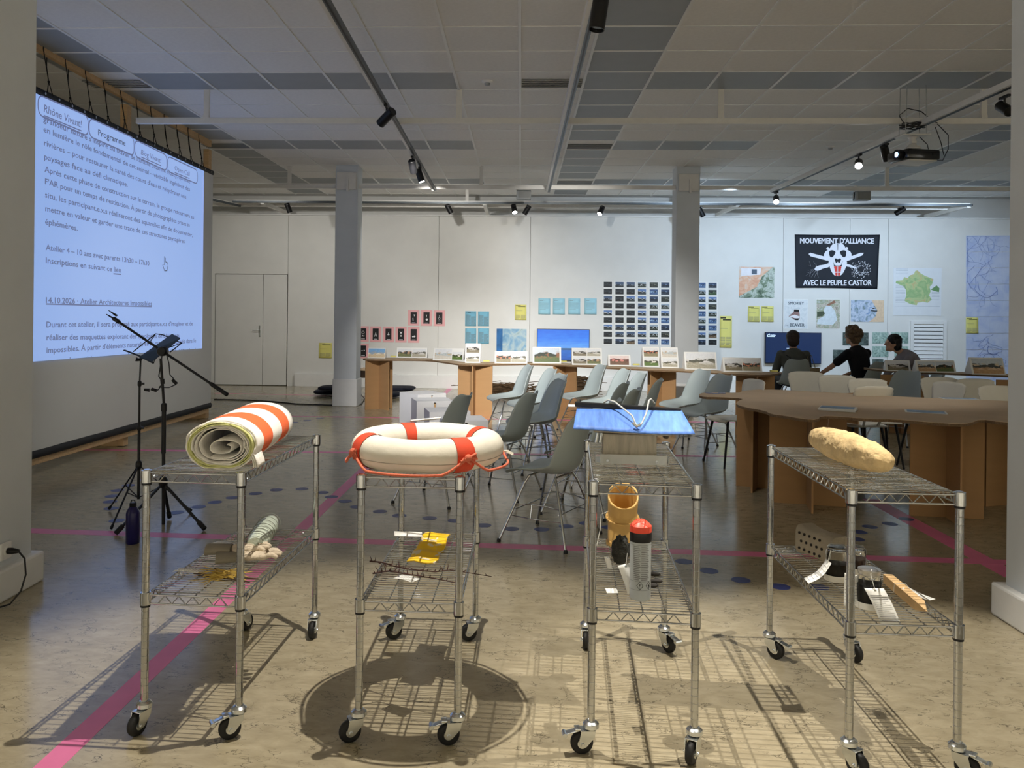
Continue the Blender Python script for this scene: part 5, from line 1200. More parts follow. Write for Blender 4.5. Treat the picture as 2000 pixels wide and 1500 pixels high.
for px, py, lb in ((768, 698, 'right of the beach card'), (950, 707, 'between the tall card and the house card'), (1101, 708, 'left of the four-picture card'), (1243, 714, 'right of the pink house card'), (1513, 727, 'at the right end of the long table')):
    q = fz(px, py, TB); tag(obj('sticky_note', MB().rbox((0, .03, .012), (.09, .06, .022), .004), M_STICK, None, loc=(q.x, q.y, TB+.001)), 'yellow sticky note pad ' + lb, 'note', 'sticky notes on the long table')
# ================================================================== WHITE CUBES, CUSHIONS, BRUSHWOOD, BENCH
M_CUBE = mat('white_lacquered_board', srgb(232, 232, 234), .4, var=.01)
def cube(px, py, rz, label, s=.44, h=.40):
    q = fz(px, py, h); R2 = Matrix.Rotation(rz, 3, 'Z'); c = q+R2 @ Vector((s/2, s/2, 0))
    t = thing('cube_stool', label, 'stool', (c.x, c.y, 0), rz, 'white cube stools')
    b = .018
    for s_ in (-1, 1):
        obj('side_panel', MB().box((s_*(s/2-b/2), 0, h/2), (b, s, h)), M_CUBE, t); 
    obj('top_panel', MB().box((0, 0, h-b/2), (s-2*b-.001, s, b)), M_CUBE, t)
    for s_ in (-1, 1):
        y = s_*(s/2-b/2)
        obj('front_panel' if s_ < 0 else 'back_panel', MB().box((-.1075, y, (h-b)/2), (s/2-b-.013, b, h-b)).box((.1075, y, (h-b)/2), (s/2-b-.013, b, h-b)).box((0, y, (h-b)/2-.06), (.03, b, h-b-.12)), M_CUBE, t)
        obj('slot_backing', MB().box((0, y-s_*.012, h-b-.07), (.028, .006, .12)), M_PINE, t)
cube(816, 771, R_(40), 'farthest white cube stool, turned cornerwise beside the table leg')
cube(814, 784, R_(16), 'white cube stool, second from the back')
cube(839, 805, R_(14), 'white cube stool, third from the back')
cube(868, 823, R_(12), 'white cube stool nearest the lifebuoy', .44, .38)
M_NAVY = mat('navy_fabric', srgb(24, 28, 44), .9, var=.1, bump=.1)
def cushion(px, py, z, w, d_, h, label):
    q = fz(px, py, z); f = lambda D: (abs(D.z) < 2)*1.0
    m = MB().grid(lambda u, v: (w/2*math.copysign(abs(math.cos(2*PI*u))**.5, math.cos(2*PI*u))*math.sin(PI*v)**.6, d_/2*math.copysign(abs(math.sin(2*PI*u))**.5, math.sin(2*PI*u))*math.sin(PI*v)**.6, h/2+h/2*math.cos(PI*v)*(1-.6*(1-math.sin(PI*v)))), 28, 12, cu=True)
    tag(obj('cushion', m, M_NAVY, None, 80, loc=(q.x, q.y, z)), label, 'cushion', 'navy floor cushions')
cushion(650, 771, 0, .62, .6, .12, 'navy cushion on the floor behind the far pillar, under another')
cushion(655, 763, .115, .55, .5, .1, 'navy cushion lying on top of another behind the far pillar')
cushion(778, 764, 0.0, .62, .6, .11, 'flat navy cushion on the floor behind the first table leg')
cushion(757, 776, 0.0, .45, .5, .11, 'navy cushion mostly hidden behind the first table leg')
random.seed(11)
M_BRUSH = mat('brown_brushwood', srgb(86, 66, 44), .9, var=.35, scale=20)
for px, py, w, h, lb in ((985, 769, .8, .2, 'heap of brown brushwood on the floor behind the leftmost back-row chair'), (1122, 771, .42, .34, 'bundle of brown brushwood standing behind the third table leg')):
    q = fz(px, py); t = thing('brushwood', lb, 'brushwood', q, group='brushwood heaps'); m = MB()
    for i in range(170):
        c = Vector((random.gauss(0, w*.28), random.gauss(0, .12), random.uniform(.01, h)*(1-.3*random.random()))); d_ = Vector((random.uniform(.12, .3), random.gauss(0, .05), random.gauss(0, .03)))*random.choice((-1, 1))
        a, b = c-d_, c+d_; a.z = max(a.z, .006); b.z = max(b.z, .006)
        m.tube([a, c+Vector((0, 0, .015)), b], random.uniform(.003, .008), 4)
    o = obj('twigs', m, M_BRUSH, t); o['kind'] = 'stuff'
    obj('core_bundle', MB().ball((0, .02, h*.4), (w*.42, .16, h*.4), 16, 10, lambda D: 1+.3*noise.noise(D*4)), M_BRUSH, t, 60)
q = fz(700, 742, .0)
t = thing('low_bench', 'low dark wooden bench partly hidden behind the far pillar', 'bench', (fy(705, 730, 13.6).x, 13.6, 0))
zb_ = fy(705, 719, 13.6).z
obj('bench_top', MB().rbox((0, 0, zb_-.015), (.8, .4, .03), .004), M_CTOP, t); obj('apron', MB().box((0, -.15, zb_-.09), (.72, .02, .12)), mat('dark_brown_wood', srgb(70, 52, 38), .7), t)
for s in (-1, 1):
    for s2 in (-1, 1): obj('leg', MB().box((s*.34, s2*.15, (zb_-.03)/2), (.04, .04, zb_-.03)), mat('dark_brown_wood', srgb(70, 52, 38), .7), t)
tag(obj('white_cup', MB().lathe([(.02, 0), (.032, .01), (.035, .05), (.031, .05), (.028, .012)], 16), M_TRIM, None, 40, loc=(fy(705, 730, 13.6).x+.02, 13.5, zb_+.001)), 'small white dish on the low bench behind the far pillar', 'dish')
# ================================================================== THINGS ON THE BACK WALL
WF = WY-.0035
def wrect(x0, y0, x1, y1, off=0):
    a, b = fy(x0, y0, WF-off), fy(x1, y1, WF-off); c = fy((x0+x1)/2, (y0+y1)/2, WF-off)
    return c, abs(b.x-a.x), abs(a.z-b.z)
M_PINKP = mat('pink_paper', srgb(242, 184, 186), .8, var=.02); M_BLUEP = mat('light_blue_paper', srgb(126, 190, 216), .8, var=.02); M_YELP = mat('pale_yellow_paper', srgb(228, 222, 128), .8, var=.02)
M_BLKC = mat('black_card_print', srgb(26, 26, 28), .6); M_WHT = mat('white_print', srgb(236, 234, 238), .7)
def sheet(r, m_, label, cat='sheet', group=None, lines=None, head=False, curl=.006):
    c, w, h = wrect(*r)
    t = thing('wall_sheet', label, cat, c, group=group)
    solid(obj('paper', MB().grid(lambda u, v: ((u-.5)*w, -curl*(1-v)**2*(.4+.6*u), (v-.5)*h), 4, 6), m_, t, 60), .0012)
    if lines:
        m = MB()
        for (u0, u1, v0, v1, n) in lines:
            for i in range(n):
                v = v0+(v1-v0)*i/max(1, n-1); k_ = u1 if (i*5) % 7 else u0+(u1-u0)*.7
                m.add([((a-.5)*w, -curl*(1-b)**2*(.4+.6*a)-.0022, (b-.5)*h) for a, b in ((u0, v), (k_, v), (k_, v+.012), (u0, v+.012))], [(0, 1, 2, 3)])
        obj('printed_lines', m, M_TXTG, t)['kind'] = 'stuff'
    if head:
        m = MB()
        for (u0, u1, v) in ((.06, .5, .92), (.25, .9, .86)):
            m.add([((a-.5)*w, -curl*(1-b)**2*(.4+.6*a)-.0022, (b-.5)*h) for a, b in ((u0, v), (u1, v), (u1, v+.035), (u0, v+.035))], [(0, 1, 2, 3)])
        obj('heading', m, M_INK, t)
    return t
# pink cards
def pink(x0, x1, y0, y1, k_, label):
    c, w, h = wrect(x0, y0, x1, y1)
    t = thing('pink_card', label, 'card', c, group='pink cards on the wall')
    obj('pink_sheet', MB().box((0, 0, 0), (w, .002, h)), M_PINKP, t); bc = obj('black_print', MB().box((0, -.0016, .0), (w*.54, .0014, h*.74)), M_BLKC, t)
    m = MB(); y = -.0026; r = w*.16
    def dsk(cx, cz, a, b, n=14): m.add([(cx+a*math.cos(2*PI*i/n), y, cz+b*math.sin(2*PI*i/n)) for i in range(n)], [tuple(range(n))])
    def tri(*p): m.add([(a*w, y, b*h) for a, b in p], [tuple(range(len(p)))])
    def ringp(cx, cz, rr): m.grid(lambda u, v: (cx+(rr*.8+rr*.2*v)*math.cos(2*PI*u), y, cz+(rr*.8+rr*.2*v)*math.sin(2*PI*u)), 16, 1)
    if k_ == 0: tri((.0, .22), (.14, .2), (.05, .08)); tri((-.1, -.02), (-.04, .0), (-.02, -.2), (-.08, -.2))
    if k_ == 1: tri((-.04, .2), (.04, .2), (.0, .0)); dsk(.03*w, -.1*h, .1*w, .07*h)
    if k_ == 2: ringp(0, -.02*h, .09*w); tri((-.1, -.18), (.1, -.18), (.1, -.16), (-.1, -.16)); tri((-.01, .2), (.01, .2), (.01, .05), (-.01, .05))
    if k_ == 3: ringp(0, .1*h, .13*w); tri((-.12, -.14), (-.02, -.06), (.06, -.14), (.12, -.06), (.1, -.16))
    if k_ == 4: tri((-.12, -.15), (0, .15), (.12, -.15), (.08, -.15), (0, .05), (-.08, -.15))
    if k_ == 5: dsk(0, 0, .1*w, .05*h); tri((-.03, .12), (.03, .12), (.03, 0), (-.03, 0))
    if k_ == 6: tri((-.12, .22), (0, .14), (.12, .22), (.05, .06), (-.05, .06)); dsk(0, -.08*h, .05*w, .06*h)
    if k_ == 7: dsk(-.06*w, -.12*h, .08*w, .04*h); dsk(.08*w, -.1*h, .07*w, .06*h)
    if k_ == 8: dsk(-.09*w, .02*h, .06*w, .03*h); dsk(.1*w, .04*h, .06*w, .03*h)
    tri((-.16, -.33), (.16, -.33), (.16, -.3), (-.16, -.3))
    obj('white_motif', m, M_WHT, bc)
for x0, x1, y0, y1, k_, lb in ((797, 819, 605.5, 636, 0, 'pink card with a black tarot-like print, left of the top row of three'), (822, 844, 605.5, 636.5, 1, 'pink card with a black tarot-like print, middle of the top row'), (847, 869, 606, 637, 2, 'pink card with a black tarot-like print, right of the top row'),
        (698.5, 720, 637, 667.5, 3, 'pink card in the lower row, nearest the far pillar'), (723, 744.5, 637.5, 668, 4, 'pink card in the lower row, second from the far pillar'), (748, 769.5, 638, 668.5, 5, 'pink card in the lower row, third from the far pillar'),
        (772.5, 794, 638, 669, 6, 'pink card in the lower row, fourth from the far pillar'), (797, 819, 638.5, 669.5, 7, 'pink card in the lower row, right end'), (698.5, 720, 671, 700, 8, 'lowest pink card, just above the beach photo card')): pink(x0, x1, y0, y1, k_, lb)
cols = [(.08, .5, .1, .75, 22), (.53, .95, .1, .62, 18)]
for x0, x1, y0, y1, hd, lb in ((908.6, 930, 607.5, 637, True, 'blue text sheet with a bold heading, upper left of four'), (933.6, 955, 608, 637, False, 'blue text sheet, upper right of the block of four'), (908.6, 930, 641, 671.5, False, 'blue text sheet, lower left of the block of four'), (933.6, 955, 641, 671.5, False, 'blue text sheet, lower right of the block of four')):
    sheet((x0, y0, x1, y1), M_BLUEP, lb, 'sheet', 'blue sheets in a block of four', cols, hd)
for x0, x1, lb in ((1051.7, 1074.5, 'pale blue sheet above the blue screen, leftmost of four in a row'), (1080, 1103, 'pale blue sheet above the blue screen, second of four in a row'), (1110, 1133, 'pale blue sheet above the blue screen, third of four in a row'), (1141.5, 1165, 'pale blue sheet above the blue screen, rightmost of four in a row')):
    sheet((x0, 582.8, x1, 614), mat('pale_cyan_paper', srgb(160, 210, 226), .8, var=.02), lb, 'sheet', 'pale blue sheets in a row', [(.12, .5, .84, .88, 2), (.12, .85, .3, .7, 6)], False, .02)
yl_ = [(.08, .45, .1, .32, 7), (.52, .92, .1, .32, 7), (.08, .9, .6, .6, 1)]
for r, lb in (((623, 669.5, 648, 699.5), 'yellow text sheet low on the wall left of the far pillar'), ((1006, 595, 1028, 625), 'yellow text sheet left of the row of pale blue sheets'), ((1406, 617, 1429, 679), 'tall yellow text sheet right of the second pillar'),
              ((1461, 598, 1483.5, 628.6), 'yellow text sheet under the painting, left of two'), ((1487, 598, 1510.6, 628.6), 'yellow text sheet under the painting, right of two'), ((1886, 620, 1909.6, 651), 'yellow text sheet pinned on the big river map')):
    ts_ = sheet(r, M_YELP, lb, 'sheet', 'yellow text sheets', yl_, True, .012)
    if r[0] > 1880: ts_.location.y -= .012
# pictures --------------------------------------------------------------
def paint_mat(name, cols_, scale, seed, dist=1.5):
    m = bpy.data.materials.new(name); m.use_nodes = True; N = m.node_tree.nodes; L = m.node_tree.links; b = N['Principled BSDF']
    tc = N.new('ShaderNodeTexCoord'); mp = N.new('ShaderNodeMapping'); mp.inputs['Location'].default_value = (seed, seed*.6, seed*.3); L.new(tc.outputs['Object'], mp.inputs[0])
    n = N.new('ShaderNodeTexNoise'); n.inputs['Scale'].default_value = scale; n.inputs['Detail'].default_value = 5; n.inputs['Distortion'].default_value = dist; L.new(mp.outputs[0], n.inputs['Vector'])
    rp = N.new('ShaderNodeValToRGB'); e = rp.color_ramp.elements; k_ = len(cols_)
    e[0].position = .3; e[0].color = cols_[0]; e[1].position = .7; e[1].color = cols_[-1]
    for i in range(1, k_-1): x = e.new(.3+.4*i/(k_-1)); x.color = cols_[i]
    L.new(n.outputs['Fac'], rp.inputs[0]); L.new(rp.outputs[0], b.inputs['Base Color']); b.inputs['Roughness'].default_value = .7
    MATS[name] = m; return m
def picture(r, m_, label, cat='picture', group=None, name='wall_picture', margin=None):
    c, w, h = wrect(*r); t = thing(name, label, cat, c, group=group)
    if margin: obj('paper', MB().box((0, .0006, 0), (w*margin, .0015, h*margin)), M_PAPER, t)
    o = obj('print', MB().box((0, -.0012, 0), (w, .0015, h)), m_, t)
    return t, w, h
def patch(t, w, h, pts, m_, nm, y=-.0025):
    return obj(nm, MB().add([((a-.5)*w, y, (.5-b)*h) for a, b in pts], [tuple(range(len(pts)))]), m_, t)
c, w, h = wrect(970, 642, 1028, 690)
t, w, h = picture((970, 642, 1028, 690), paint_mat('blue_river_map', [srgb(100, 150, 190), srgb(140, 180, 206), srgb(186, 206, 210), srgb(150, 176, 180)], 4, 2), 'blue river map on the wall left of the blue screen', 'map')
patch(t, w, h, [(0, 0), (.2, 0), (.2, 1), (0, 1)], mat('deep_blue_print', srgb(50, 110, 170), .7, var=.3, scale=8), 'blue_side_panel')
t, w, h = picture((1444, 521, 1512, 582), paint_mat('green_landscape_paint', [srgb(70, 90, 76), srgb(120, 140, 116), srgb(200, 210, 200), srgb(90, 106, 90)], 7, 5), 'colourful landscape painting left of the black flag', 'painting')
patch(t, w, h, [(0, 0), (.95, 0), (.65, .3), (.5, .65), (0, .95)], paint_mat('orange_sketch_paint', [srgb(214, 150, 120), srgb(232, 190, 160), srgb(220, 214, 206)], 6, 3), 'orange_field')
patch(t, w, h, [(.05, .03), (.62, .03), (.6, .25), (.05, .3)], M_WHT, 'pale_band', -.003); patch(t, w, h, [(.35, .08), (.5, .08), (.5, .24), (.35, .24)], mat('slate_print', srgb(90, 104, 120), .7), 'slate_box', -.0035)
# poster with the drawn animal head
t, w, h = picture((1532, 585, 1577, 642), paint_mat('pale_grey_wash', [srgb(216, 222, 226), srgb(228, 232, 234), srgb(206, 214, 218)], 8, 4), 'pale hand-lettered poster with an animal head below the flag', 'poster', margin=1.04)
m = MB(); U_, Z_ = Vector((1, 0, 0)), Vector((0, 0, 1))
put_text(m, 'SMOKEY', (0, -.003, h*.33), U_, Z_, w*.68, h*.1, .02, center=True); put_text(m, 'BEAVER', (w*.06, -.003, -h*.43), U_, Z_, w*.62, h*.115, .02, center=True)
obj('lettering', m, mat('slate_ink', srgb(70, 84, 96), .8), t); m = MB(); put_text(m, 'THE', (-w*.39, -.003, -h*.42), U_, Z_, w*.14, h*.06, .01, center=True); obj('small_lettering', m, mat('pale_slate_ink', srgb(150, 160, 170), .8), t)
patch(t, w, h, [(.18, .58), (.4, .42), (.42, .34), (.62, .34), (.66, .5), (.66, .64), (.5, .7)], mat('brown_grey_wash', srgb(150, 120, 116), .8, var=.2, scale=30), 'animal_head'); patch(t, w, h, [(.2, .58), (.45, .52), (.66, .58), (.64, .66), (.45, .64)], M_WHT, 'pale_muzzle', -.003)
patch(t, w, h, [(.42, .35), (.62, .35), (.63, .42), (.42, .42)], M_INK, 'dark_brow', -.0032); patch(t, w, h, [(.36, .66), (.66, .64), (.6, .71), (.48, .71)], M_INK, 'dark_collar', -.0032)
t, w, h = picture((1595, 585, 1640, 642), paint_mat('green_brown_wash', [srgb(190, 196, 190), srgb(150, 160, 130), srgb(206, 200, 190), srgb(130, 120, 100)], 9, 7), 'watercolour of a pale water bird among reeds', 'painting', margin=1.04)
patch(t, w, h, [(.02, .85), (.05, .7), (.35, .55), (.3, .35), (.42, .2), (.62, .22), (.8, .4), (.88, .7), (.7, .88)], mat('pale_feather_wash', srgb(216, 226, 232), .8, var=.08, scale=20), 'bird_body'); patch(t, w, h, [(.4, .2), (.75, .02), (.82, .1), (.55, .2)], mat('brown_beak_wash', srgb(150, 110, 90), .8), 'beak', -.003); patch(t, w, h, [(.02, .42), (.3, .4), (.36, .48), (.25, .58), (.02, .6)], mat('dark_green_wash', srgb(80, 90, 70), .8, var=.2), 'dark_bush', -.003)
t, w, h = picture((1662, 586, 1726, 629), paint_mat('blue_river_paint', [srgb(110, 130, 120), srgb(160, 180, 205), srgb(206, 216, 232), srgb(130, 160, 200)], 9, 9), 'blue and sand watercolour of a river bend', 'painting')
patch(t, w, h, [(.62, 0), (1, 0), (1, 1), (.55, 1), (.75, .75), (.8, .45)], mat('sand_wash', srgb(226, 200, 170), .8, var=.08, scale=30), 'sand_bank'); patch(t, w, h, [(.6, .46), (.82, .48), (.78, .52), (.6, .5)], M_INK, 'dark_stroke', -.003); patch(t, w, h, [(.64, .34), (.76, .38), (.66, .4)], M_INK, 'dark_stroke', -.003)
# country map
t, w, h = picture((1745, 523, 1838, 617), mat('map_paper', srgb(228, 232, 236), .45, var=.02), 'green country map on white paper right of the flag', 'map')
cm = [(1383, 388), (1398, 385), (1420, 405), (1445, 420), (1475, 432), (1508, 445), (1500, 480), (1482, 500), (1490, 530), (1480, 560), (1498, 590), (1470, 612), (1440, 605), (1400, 612), (1395, 630), (1350, 622), (1310, 600), (1322, 560), (1318, 520), (1300, 495), (1248, 475), (1250, 460), (1295, 455), (1308, 432), (1330, 440), (1345, 420), (1372, 412)]
cpts = [((x/3.571+1400-1745)/93, (y/3.571+420-523)/94) for x, y in cm]
patch(t, w, h, cpts, paint_mat('green_map_print', [srgb(206, 180, 130), srgb(190, 206, 150), srgb(150, 186, 130), srgb(170, 196, 140)], 6, 12), 'country_shape'); patch(t, w, h, [(.78, .45), (.9, .36), (.96, .42), (.95, .5), (.85, .48)], mat('dark_green_print', srgb(110, 150, 100), .7), 'inset_map')
m = MB()
for (u0, u1, v0, v1, n) in ((.05, .25, .38, .72, 12), (.05, .3, .02, .12, 4), (.8, .96, .5, .66, 6), (.03, .97, .8, .81, 1)):
    for i in range(n):
        v = v0+(v1-v0)*i/max(1, n-1); m.add([((a-.5)*w, -.0025, (.5-b)*h) for a, b in ((u0, v), (u1, v), (u1, v+.006), (u0, v+.006))], [(0, 1, 2, 3)])
obj('legend_lines', m, mat('pale_grey_print', srgb(176, 184, 194), .8), t)
# river map mosaic made of printed sheets
M_RIV = paint_mat('lilac_river_sheet', [srgb(176, 190, 226), srgb(196, 206, 232), srgb(206, 214, 236)], 3, 1)
t = thing('river_map', 'tall pale blue river map pieced from many sheets beside the right pillar', 'map', wrect(1890, 460, 1990, 745)[0]+Vector((0, -.004, 0))); c0_ = Vector(t.location)
rows = [(460, 492), (492, 523), (523, 555), (555, 587), (587, 619), (619, 651), (651, 683), (683, 715), (715, 746)]
for i, (a, b) in enumerate(rows):
    for j in range(5):
        c, w, h = wrect(1886.5+j*23.5, a, 1886.5+(j+1)*23.5, b); obj('map_sheet', MB().box((c.x-c0_.x, -.0004*((i+j) % 3), c.z-c0_.z), (w-.004, .0012, h-.004)), M_RIV, t)
random.seed(21)
def wv(px, py, y=.011): q_ = fy(px, py, WF-y); return q_-c0_
m = MB()
def river(p, ang_, n, st, r):
    pts = [p]
    for i in range(n):
        ang_ += random.gauss(0, .5); p = (p[0]+st*math.cos(ang_), p[1]+st*math.sin(ang_)); p = (min(max(p[0], 1889), 2000), min(max(p[1], 462), 742)); pts.append(p)
        if random.random() < .22 and n > 4: river(p, ang_+random.choice((-1, 1))*.9, n//2, st, r*.7)
    m.tube([wv(*q_) for q_ in pts], r*.55, 4, flat=.2)
river((1938, 500), 1.5, 24, 9, .011); river((1890, 490), -.5, 8, 8, .008); river((1892, 555), .6, 8, 8, .006); river((1908, 705), -.6, 12, 7, .009); river((1930, 660), .9, 12, 7, .01); river((1945, 560), 1.6, 16, 8, .014)
obj('printed_rivers', m, mat('blue_river_print', srgb(120, 142, 196), .8), t)['kind'] = 'stuff'
# small photo grid
GX = [1187.2, 1209.9, 1231.8, 1253.9, 1276.9, 1299.3, 1370, 1391.6]; on = ['top', 'second', 'third', 'fourth', 'fifth', 'sixth', 'seventh', 'eighth', 'bottom']; oc = ['first', 'second', 'third', 'fourth', 'fifth', 'sixth', 'first column right of the pillar', 'second column right of the pillar']
DK_ = [photo_mat('dark_photo_%d' % i, *a, 20+i, hz=random.uniform(-.12, .12)) for i, a in enumerate([
    (srgb(26, 34, 38), srgb(16, 18, 18), srgb(12, 14, 14), srgb(60, 70, 76)), (srgb(70, 90, 120), srgb(40, 44, 46), srgb(22, 24, 26), srgb(150, 160, 170)), (srgb(90, 124, 176), srgb(52, 62, 60), srgb(30, 36, 36), srgb(206, 210, 214)),
    (srgb(150, 166, 180), srgb(40, 50, 36), srgb(24, 28, 22), srgb(190, 196, 196)), (srgb(40, 60, 90), srgb(30, 44, 60), srgb(18, 26, 36), srgb(120, 140, 170)), (srgb(56, 84, 130), srgb(66, 96, 140), srgb(30, 50, 80), srgb(150, 180, 210)),
    (srgb(60, 66, 60), srgb(36, 42, 30), srgb(20, 24, 18), srgb(130, 130, 110)), (srgb(170, 180, 190), srgb(110, 90, 66), srgb(50, 40, 30), srgb(220, 210, 200)), (srgb(40, 50, 44), srgb(56, 80, 44), srgb(24, 34, 22), srgb(120, 150, 110))])]
random.seed(4)
for i in range(9):
    for j, gx in enumerate(GX):
        py = 555.6+13.9*i+.009*(gx-1187)
        c, w, h = wrect(gx-8, py-5.2, gx+8, py+5.2)
        t = thing('photo_print', ('small landscape photo in the %s row of the wall grid, %s column' % (on[i], oc[j])) if j < 6 else ('small photo in the %s row of the wall grid, %s' % (on[i], oc[j])), 'photo', c, group='small photos in the wall grid')
        obj('white_margin', MB().box((0, .0005, 0), (w*1.28, .001, h*1.28)), M_PAPER, t)
        k_ = min(8, max(0, int(random.gauss([0, 1, 2, 3, 5, 4, 3, 6][j], 1.6)))) if i < 8 else [0, 4, 7, 5, 5, 5, 4, 0][j]
        o = link('print', plate_mesh(DK_[k_]), t); o.scale = (w, .0012, h); o.location = (0, -.001, 0)
# green sketches
SK = [paint_mat('grey_green_sketch_%d' % i, a, 12, i*3+2) for i, a in enumerate([[srgb(34, 44, 42), srgb(70, 84, 80), srgb(110, 124, 118)], [srgb(90, 116, 108), srgb(150, 178, 168), srgb(196, 214, 206)]])]
for r, k_, lb in (((1646, 649, 1696, 675), 0, 'dark green-grey print behind the head of the person in black'), ((1704, 649, 1735, 671), 1, 'pale green sketch, upper left of the sketches by the louvre'), ((1741, 649, 1774, 671), 1, 'pale green sketch, upper right, beside the louvre'), ((1704, 676, 1735, 697.5), 1, 'pale green sketch, middle left, beside the leaning head'),
                 ((1747, 676, 1774, 697.5), 1, 'pale green sketch, middle right, behind the dark-haired head'), ((1627, 683, 1655, 704), 0, 'dark green print over the arm of the person in black'), ((1704, 701, 1725, 722), 0, 'dark green print low between the two right-hand people')):
    picture(r, SK[k_], lb, 'print', 'grey-green prints')
# louvre
c, w, h = wrect(1777.5, 626.6, 1846.6, 752)
t = thing('louvre_vent', 'white louvred wall vent behind the right-hand table', 'vent', c)
for s in (-1, 1): obj('frame_side', MB().rbox((s*(w/2-.03), -.015, 0), (.06, .04, h), .004), M_TRIM, t); obj('frame_rail', MB().rbox((0, -.015, s*(h/2-.03)), (w-.12, .04, .06), .004), M_TRIM, t)
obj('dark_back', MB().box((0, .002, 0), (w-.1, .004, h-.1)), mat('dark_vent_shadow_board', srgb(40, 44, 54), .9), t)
nS = int((h-.12)/.073)
for i in range(nS): obj('louvre_slat', MB().box((0, -.014, h/2-.085-.073*i), (w-.125, .012, .062), rx=-.35), M_TRIM, t)
# televisions
def tv(r, label, dm, nm='display'):
    c, w, h = wrect(*r); t = thing('television', label, 'television', c+Vector((0, -.05, 0)))
    obj('case', MB().rbox((0, .012, 0), (w, .05, h), .006), M_BLACK, t); d_ = obj('display', MB().box((0, -.0145, .004), (w-.02, .002, h-.026)), dm, t); obj('wall_bracket', MB().box((0, .042, 0), (w*.4, .012, h*.5)), M_BLACKM, t)
    return t, d_, w, h
def sea_mat(h):
    m = bpy.data.materials.new('sea_film_picture'); m.use_nodes = True; N = m.node_tree.nodes; L = m.node_tree.links; b = N['Principled BSDF']; b.inputs['Base Color'].default_value = (.01, .01, .01, 1)
    tc = N.new('ShaderNodeTexCoord'); sp = N.new('ShaderNodeSeparateXYZ'); L.new(tc.outputs['Object'], sp.inputs[0])
    mr = N.new('ShaderNodeMapRange'); mr.inputs['From Min'].default_value = -h/2; mr.inputs['From Max'].default_value = h/2; L.new(sp.outputs['Z'], mr.inputs['Value'])
    rp = N.new('ShaderNodeValToRGB'); e = rp.color_ramp.elements; e[0].position = 0; e[0].color = srgb(20, 80, 170); e[1].position = 1; e[1].color = srgb(36, 110, 226)
    for p_, c_ in ((.33, srgb(40, 110, 200)), (.36, srgb(56, 88, 120)), (.39, srgb(56, 88, 120)), (.41, srgb(96, 160, 238)), (.7, srgb(50, 126, 236))): x = e.new(p_); x.color = c_
    L.new(mr.outputs[0], rp.inputs[0])
    mp = N.new('ShaderNodeMapping'); mp.inputs['Scale'].default_value = (2, 1, 9); L.new(tc.outputs['Object'], mp.inputs[0]); n = N.new('ShaderNodeTexNoise'); n.inputs['Scale'].default_value = 2.5; n.inputs['Detail'].default_value = 4; L.new(mp.outputs[0], n.inputs['Vector'])
    mx = N.new('ShaderNodeMixRGB'); mx.blend_type = 'OVERLAY'; mx.inputs[0].default_value = .4; L.new(rp.outputs[0], mx.inputs[1]); L.new(n.outputs['Fac'], mx.inputs[2])
    L.new(mx.outputs[0], b.inputs['Emission Color']); b.inputs['Emission Strength'].default_value = 1.0; return m
c, w, h = wrect(1048.7, 642, 1150.5, 705); tv((1048.7, 642, 1150.5, 705), 'wall television showing a bright blue sky over water', sea_mat(h))
t, d_, w, h = tv((1493, 648.5, 1601.5, 711), 'wall television with a dark blue picture in front of the left seated person', emit('dark_blue_tv_picture', srgb(10, 40, 84), .9, base=(.005, .005, .01, 1)))
M_TVL = emit('tv_white_lettering', srgb(200, 220, 240), .9)
m = MB().tube([(-w*.47, -.017, h*.37), (-w*.45, -.017, h*.43), (-w*.43, -.017, h*.45), (-w*.425, -.017, h*.4)], .006, 5).tube([(-w*.47, -.017, h*.36), (-w*.33, -.017, h*.36)], .005, 5)
put_text(m, 'mita', (-w*.41, -.017, h*.385), U_, Z_, w*.09, h*.055, .03); obj('corner_logo', m, M_TVL, t)
m = MB(); put_text(m, 'nature', (-w*.12, -.017, -h*.015), U_, Z_, w*.08, h*.03, .03); obj('caption', m, M_TVL, t)
# black flag
M_FLAG = mat('black_flag_cloth', srgb(22, 28, 38), .7, var=.2, scale=3, bump=.1, bscale=12); M_FW = mat('white_flag_print', srgb(228, 230, 238), .75, var=.02); M_FR = mat('red_flag_print', srgb(216, 70, 60), .75)
c, w, h = wrect(1552.6, 458, 1718.4, 564); fc = c
t = thing('flag', 'black flag with a white beaver skull over crossed logs and French lettering', 'flag', c)
fcn = [(122, 180), (1785, 183), (1735, 1240), (143, 1225)]
def FP(x, y, o=.010): return fy(1540+x/10, 440+y/10, WF-o)-fc
A_, B_, C_, D_ = [FP(*p, .004) for p in fcn]
def cloth(u, v):
    p = (D_*(1-u)+C_*u)*(1-v)+(A_*(1-u)+B_*u)*v
    return p+Vector((0, -.0025*math.sin(u*19+v*6)-.001*math.sin(u*7-v*14), -.006*math.sin(PI*u)*v+.012*math.sin(u*5)*(1-v)*.4))
solid(obj('cloth', MB().grid(cloth, 40, 20), M_FLAG, t, 80), .001)
def fpoly(nm, pts, m_, o=.010, it=1): 
    q_ = smooth_loop([FP(x, y, o).to_tuple() for x, y in pts], it) if it else [FP(x, y, o) for x, y in pts]
    return obj(nm, MB().add(q_, [tuple(range(len(q_)))]), m_, t)
mir = lambda P: [(1924-x, y) for x, y in P]
fpoly('log', [(430, 538), (392, 560), (432, 606), (760, 692), (720, 615)], M_FW, .009, 0); fpoly('log', [(1400, 540), (1472, 540), (1440, 590), (1165, 692), (1200, 615)], M_FW, .009, 0)
fpoly('root_trunk', [(810, 733), (700, 770), (560, 792), (500, 850), (530, 890), (600, 885), (680, 840), (810, 815)], M_FW, .009)
fpoly('branch_trunk', [(1110, 745), (1220, 775), (1340, 830), (1340, 850), (1220, 820), (1110, 800)], M_FW, .009)
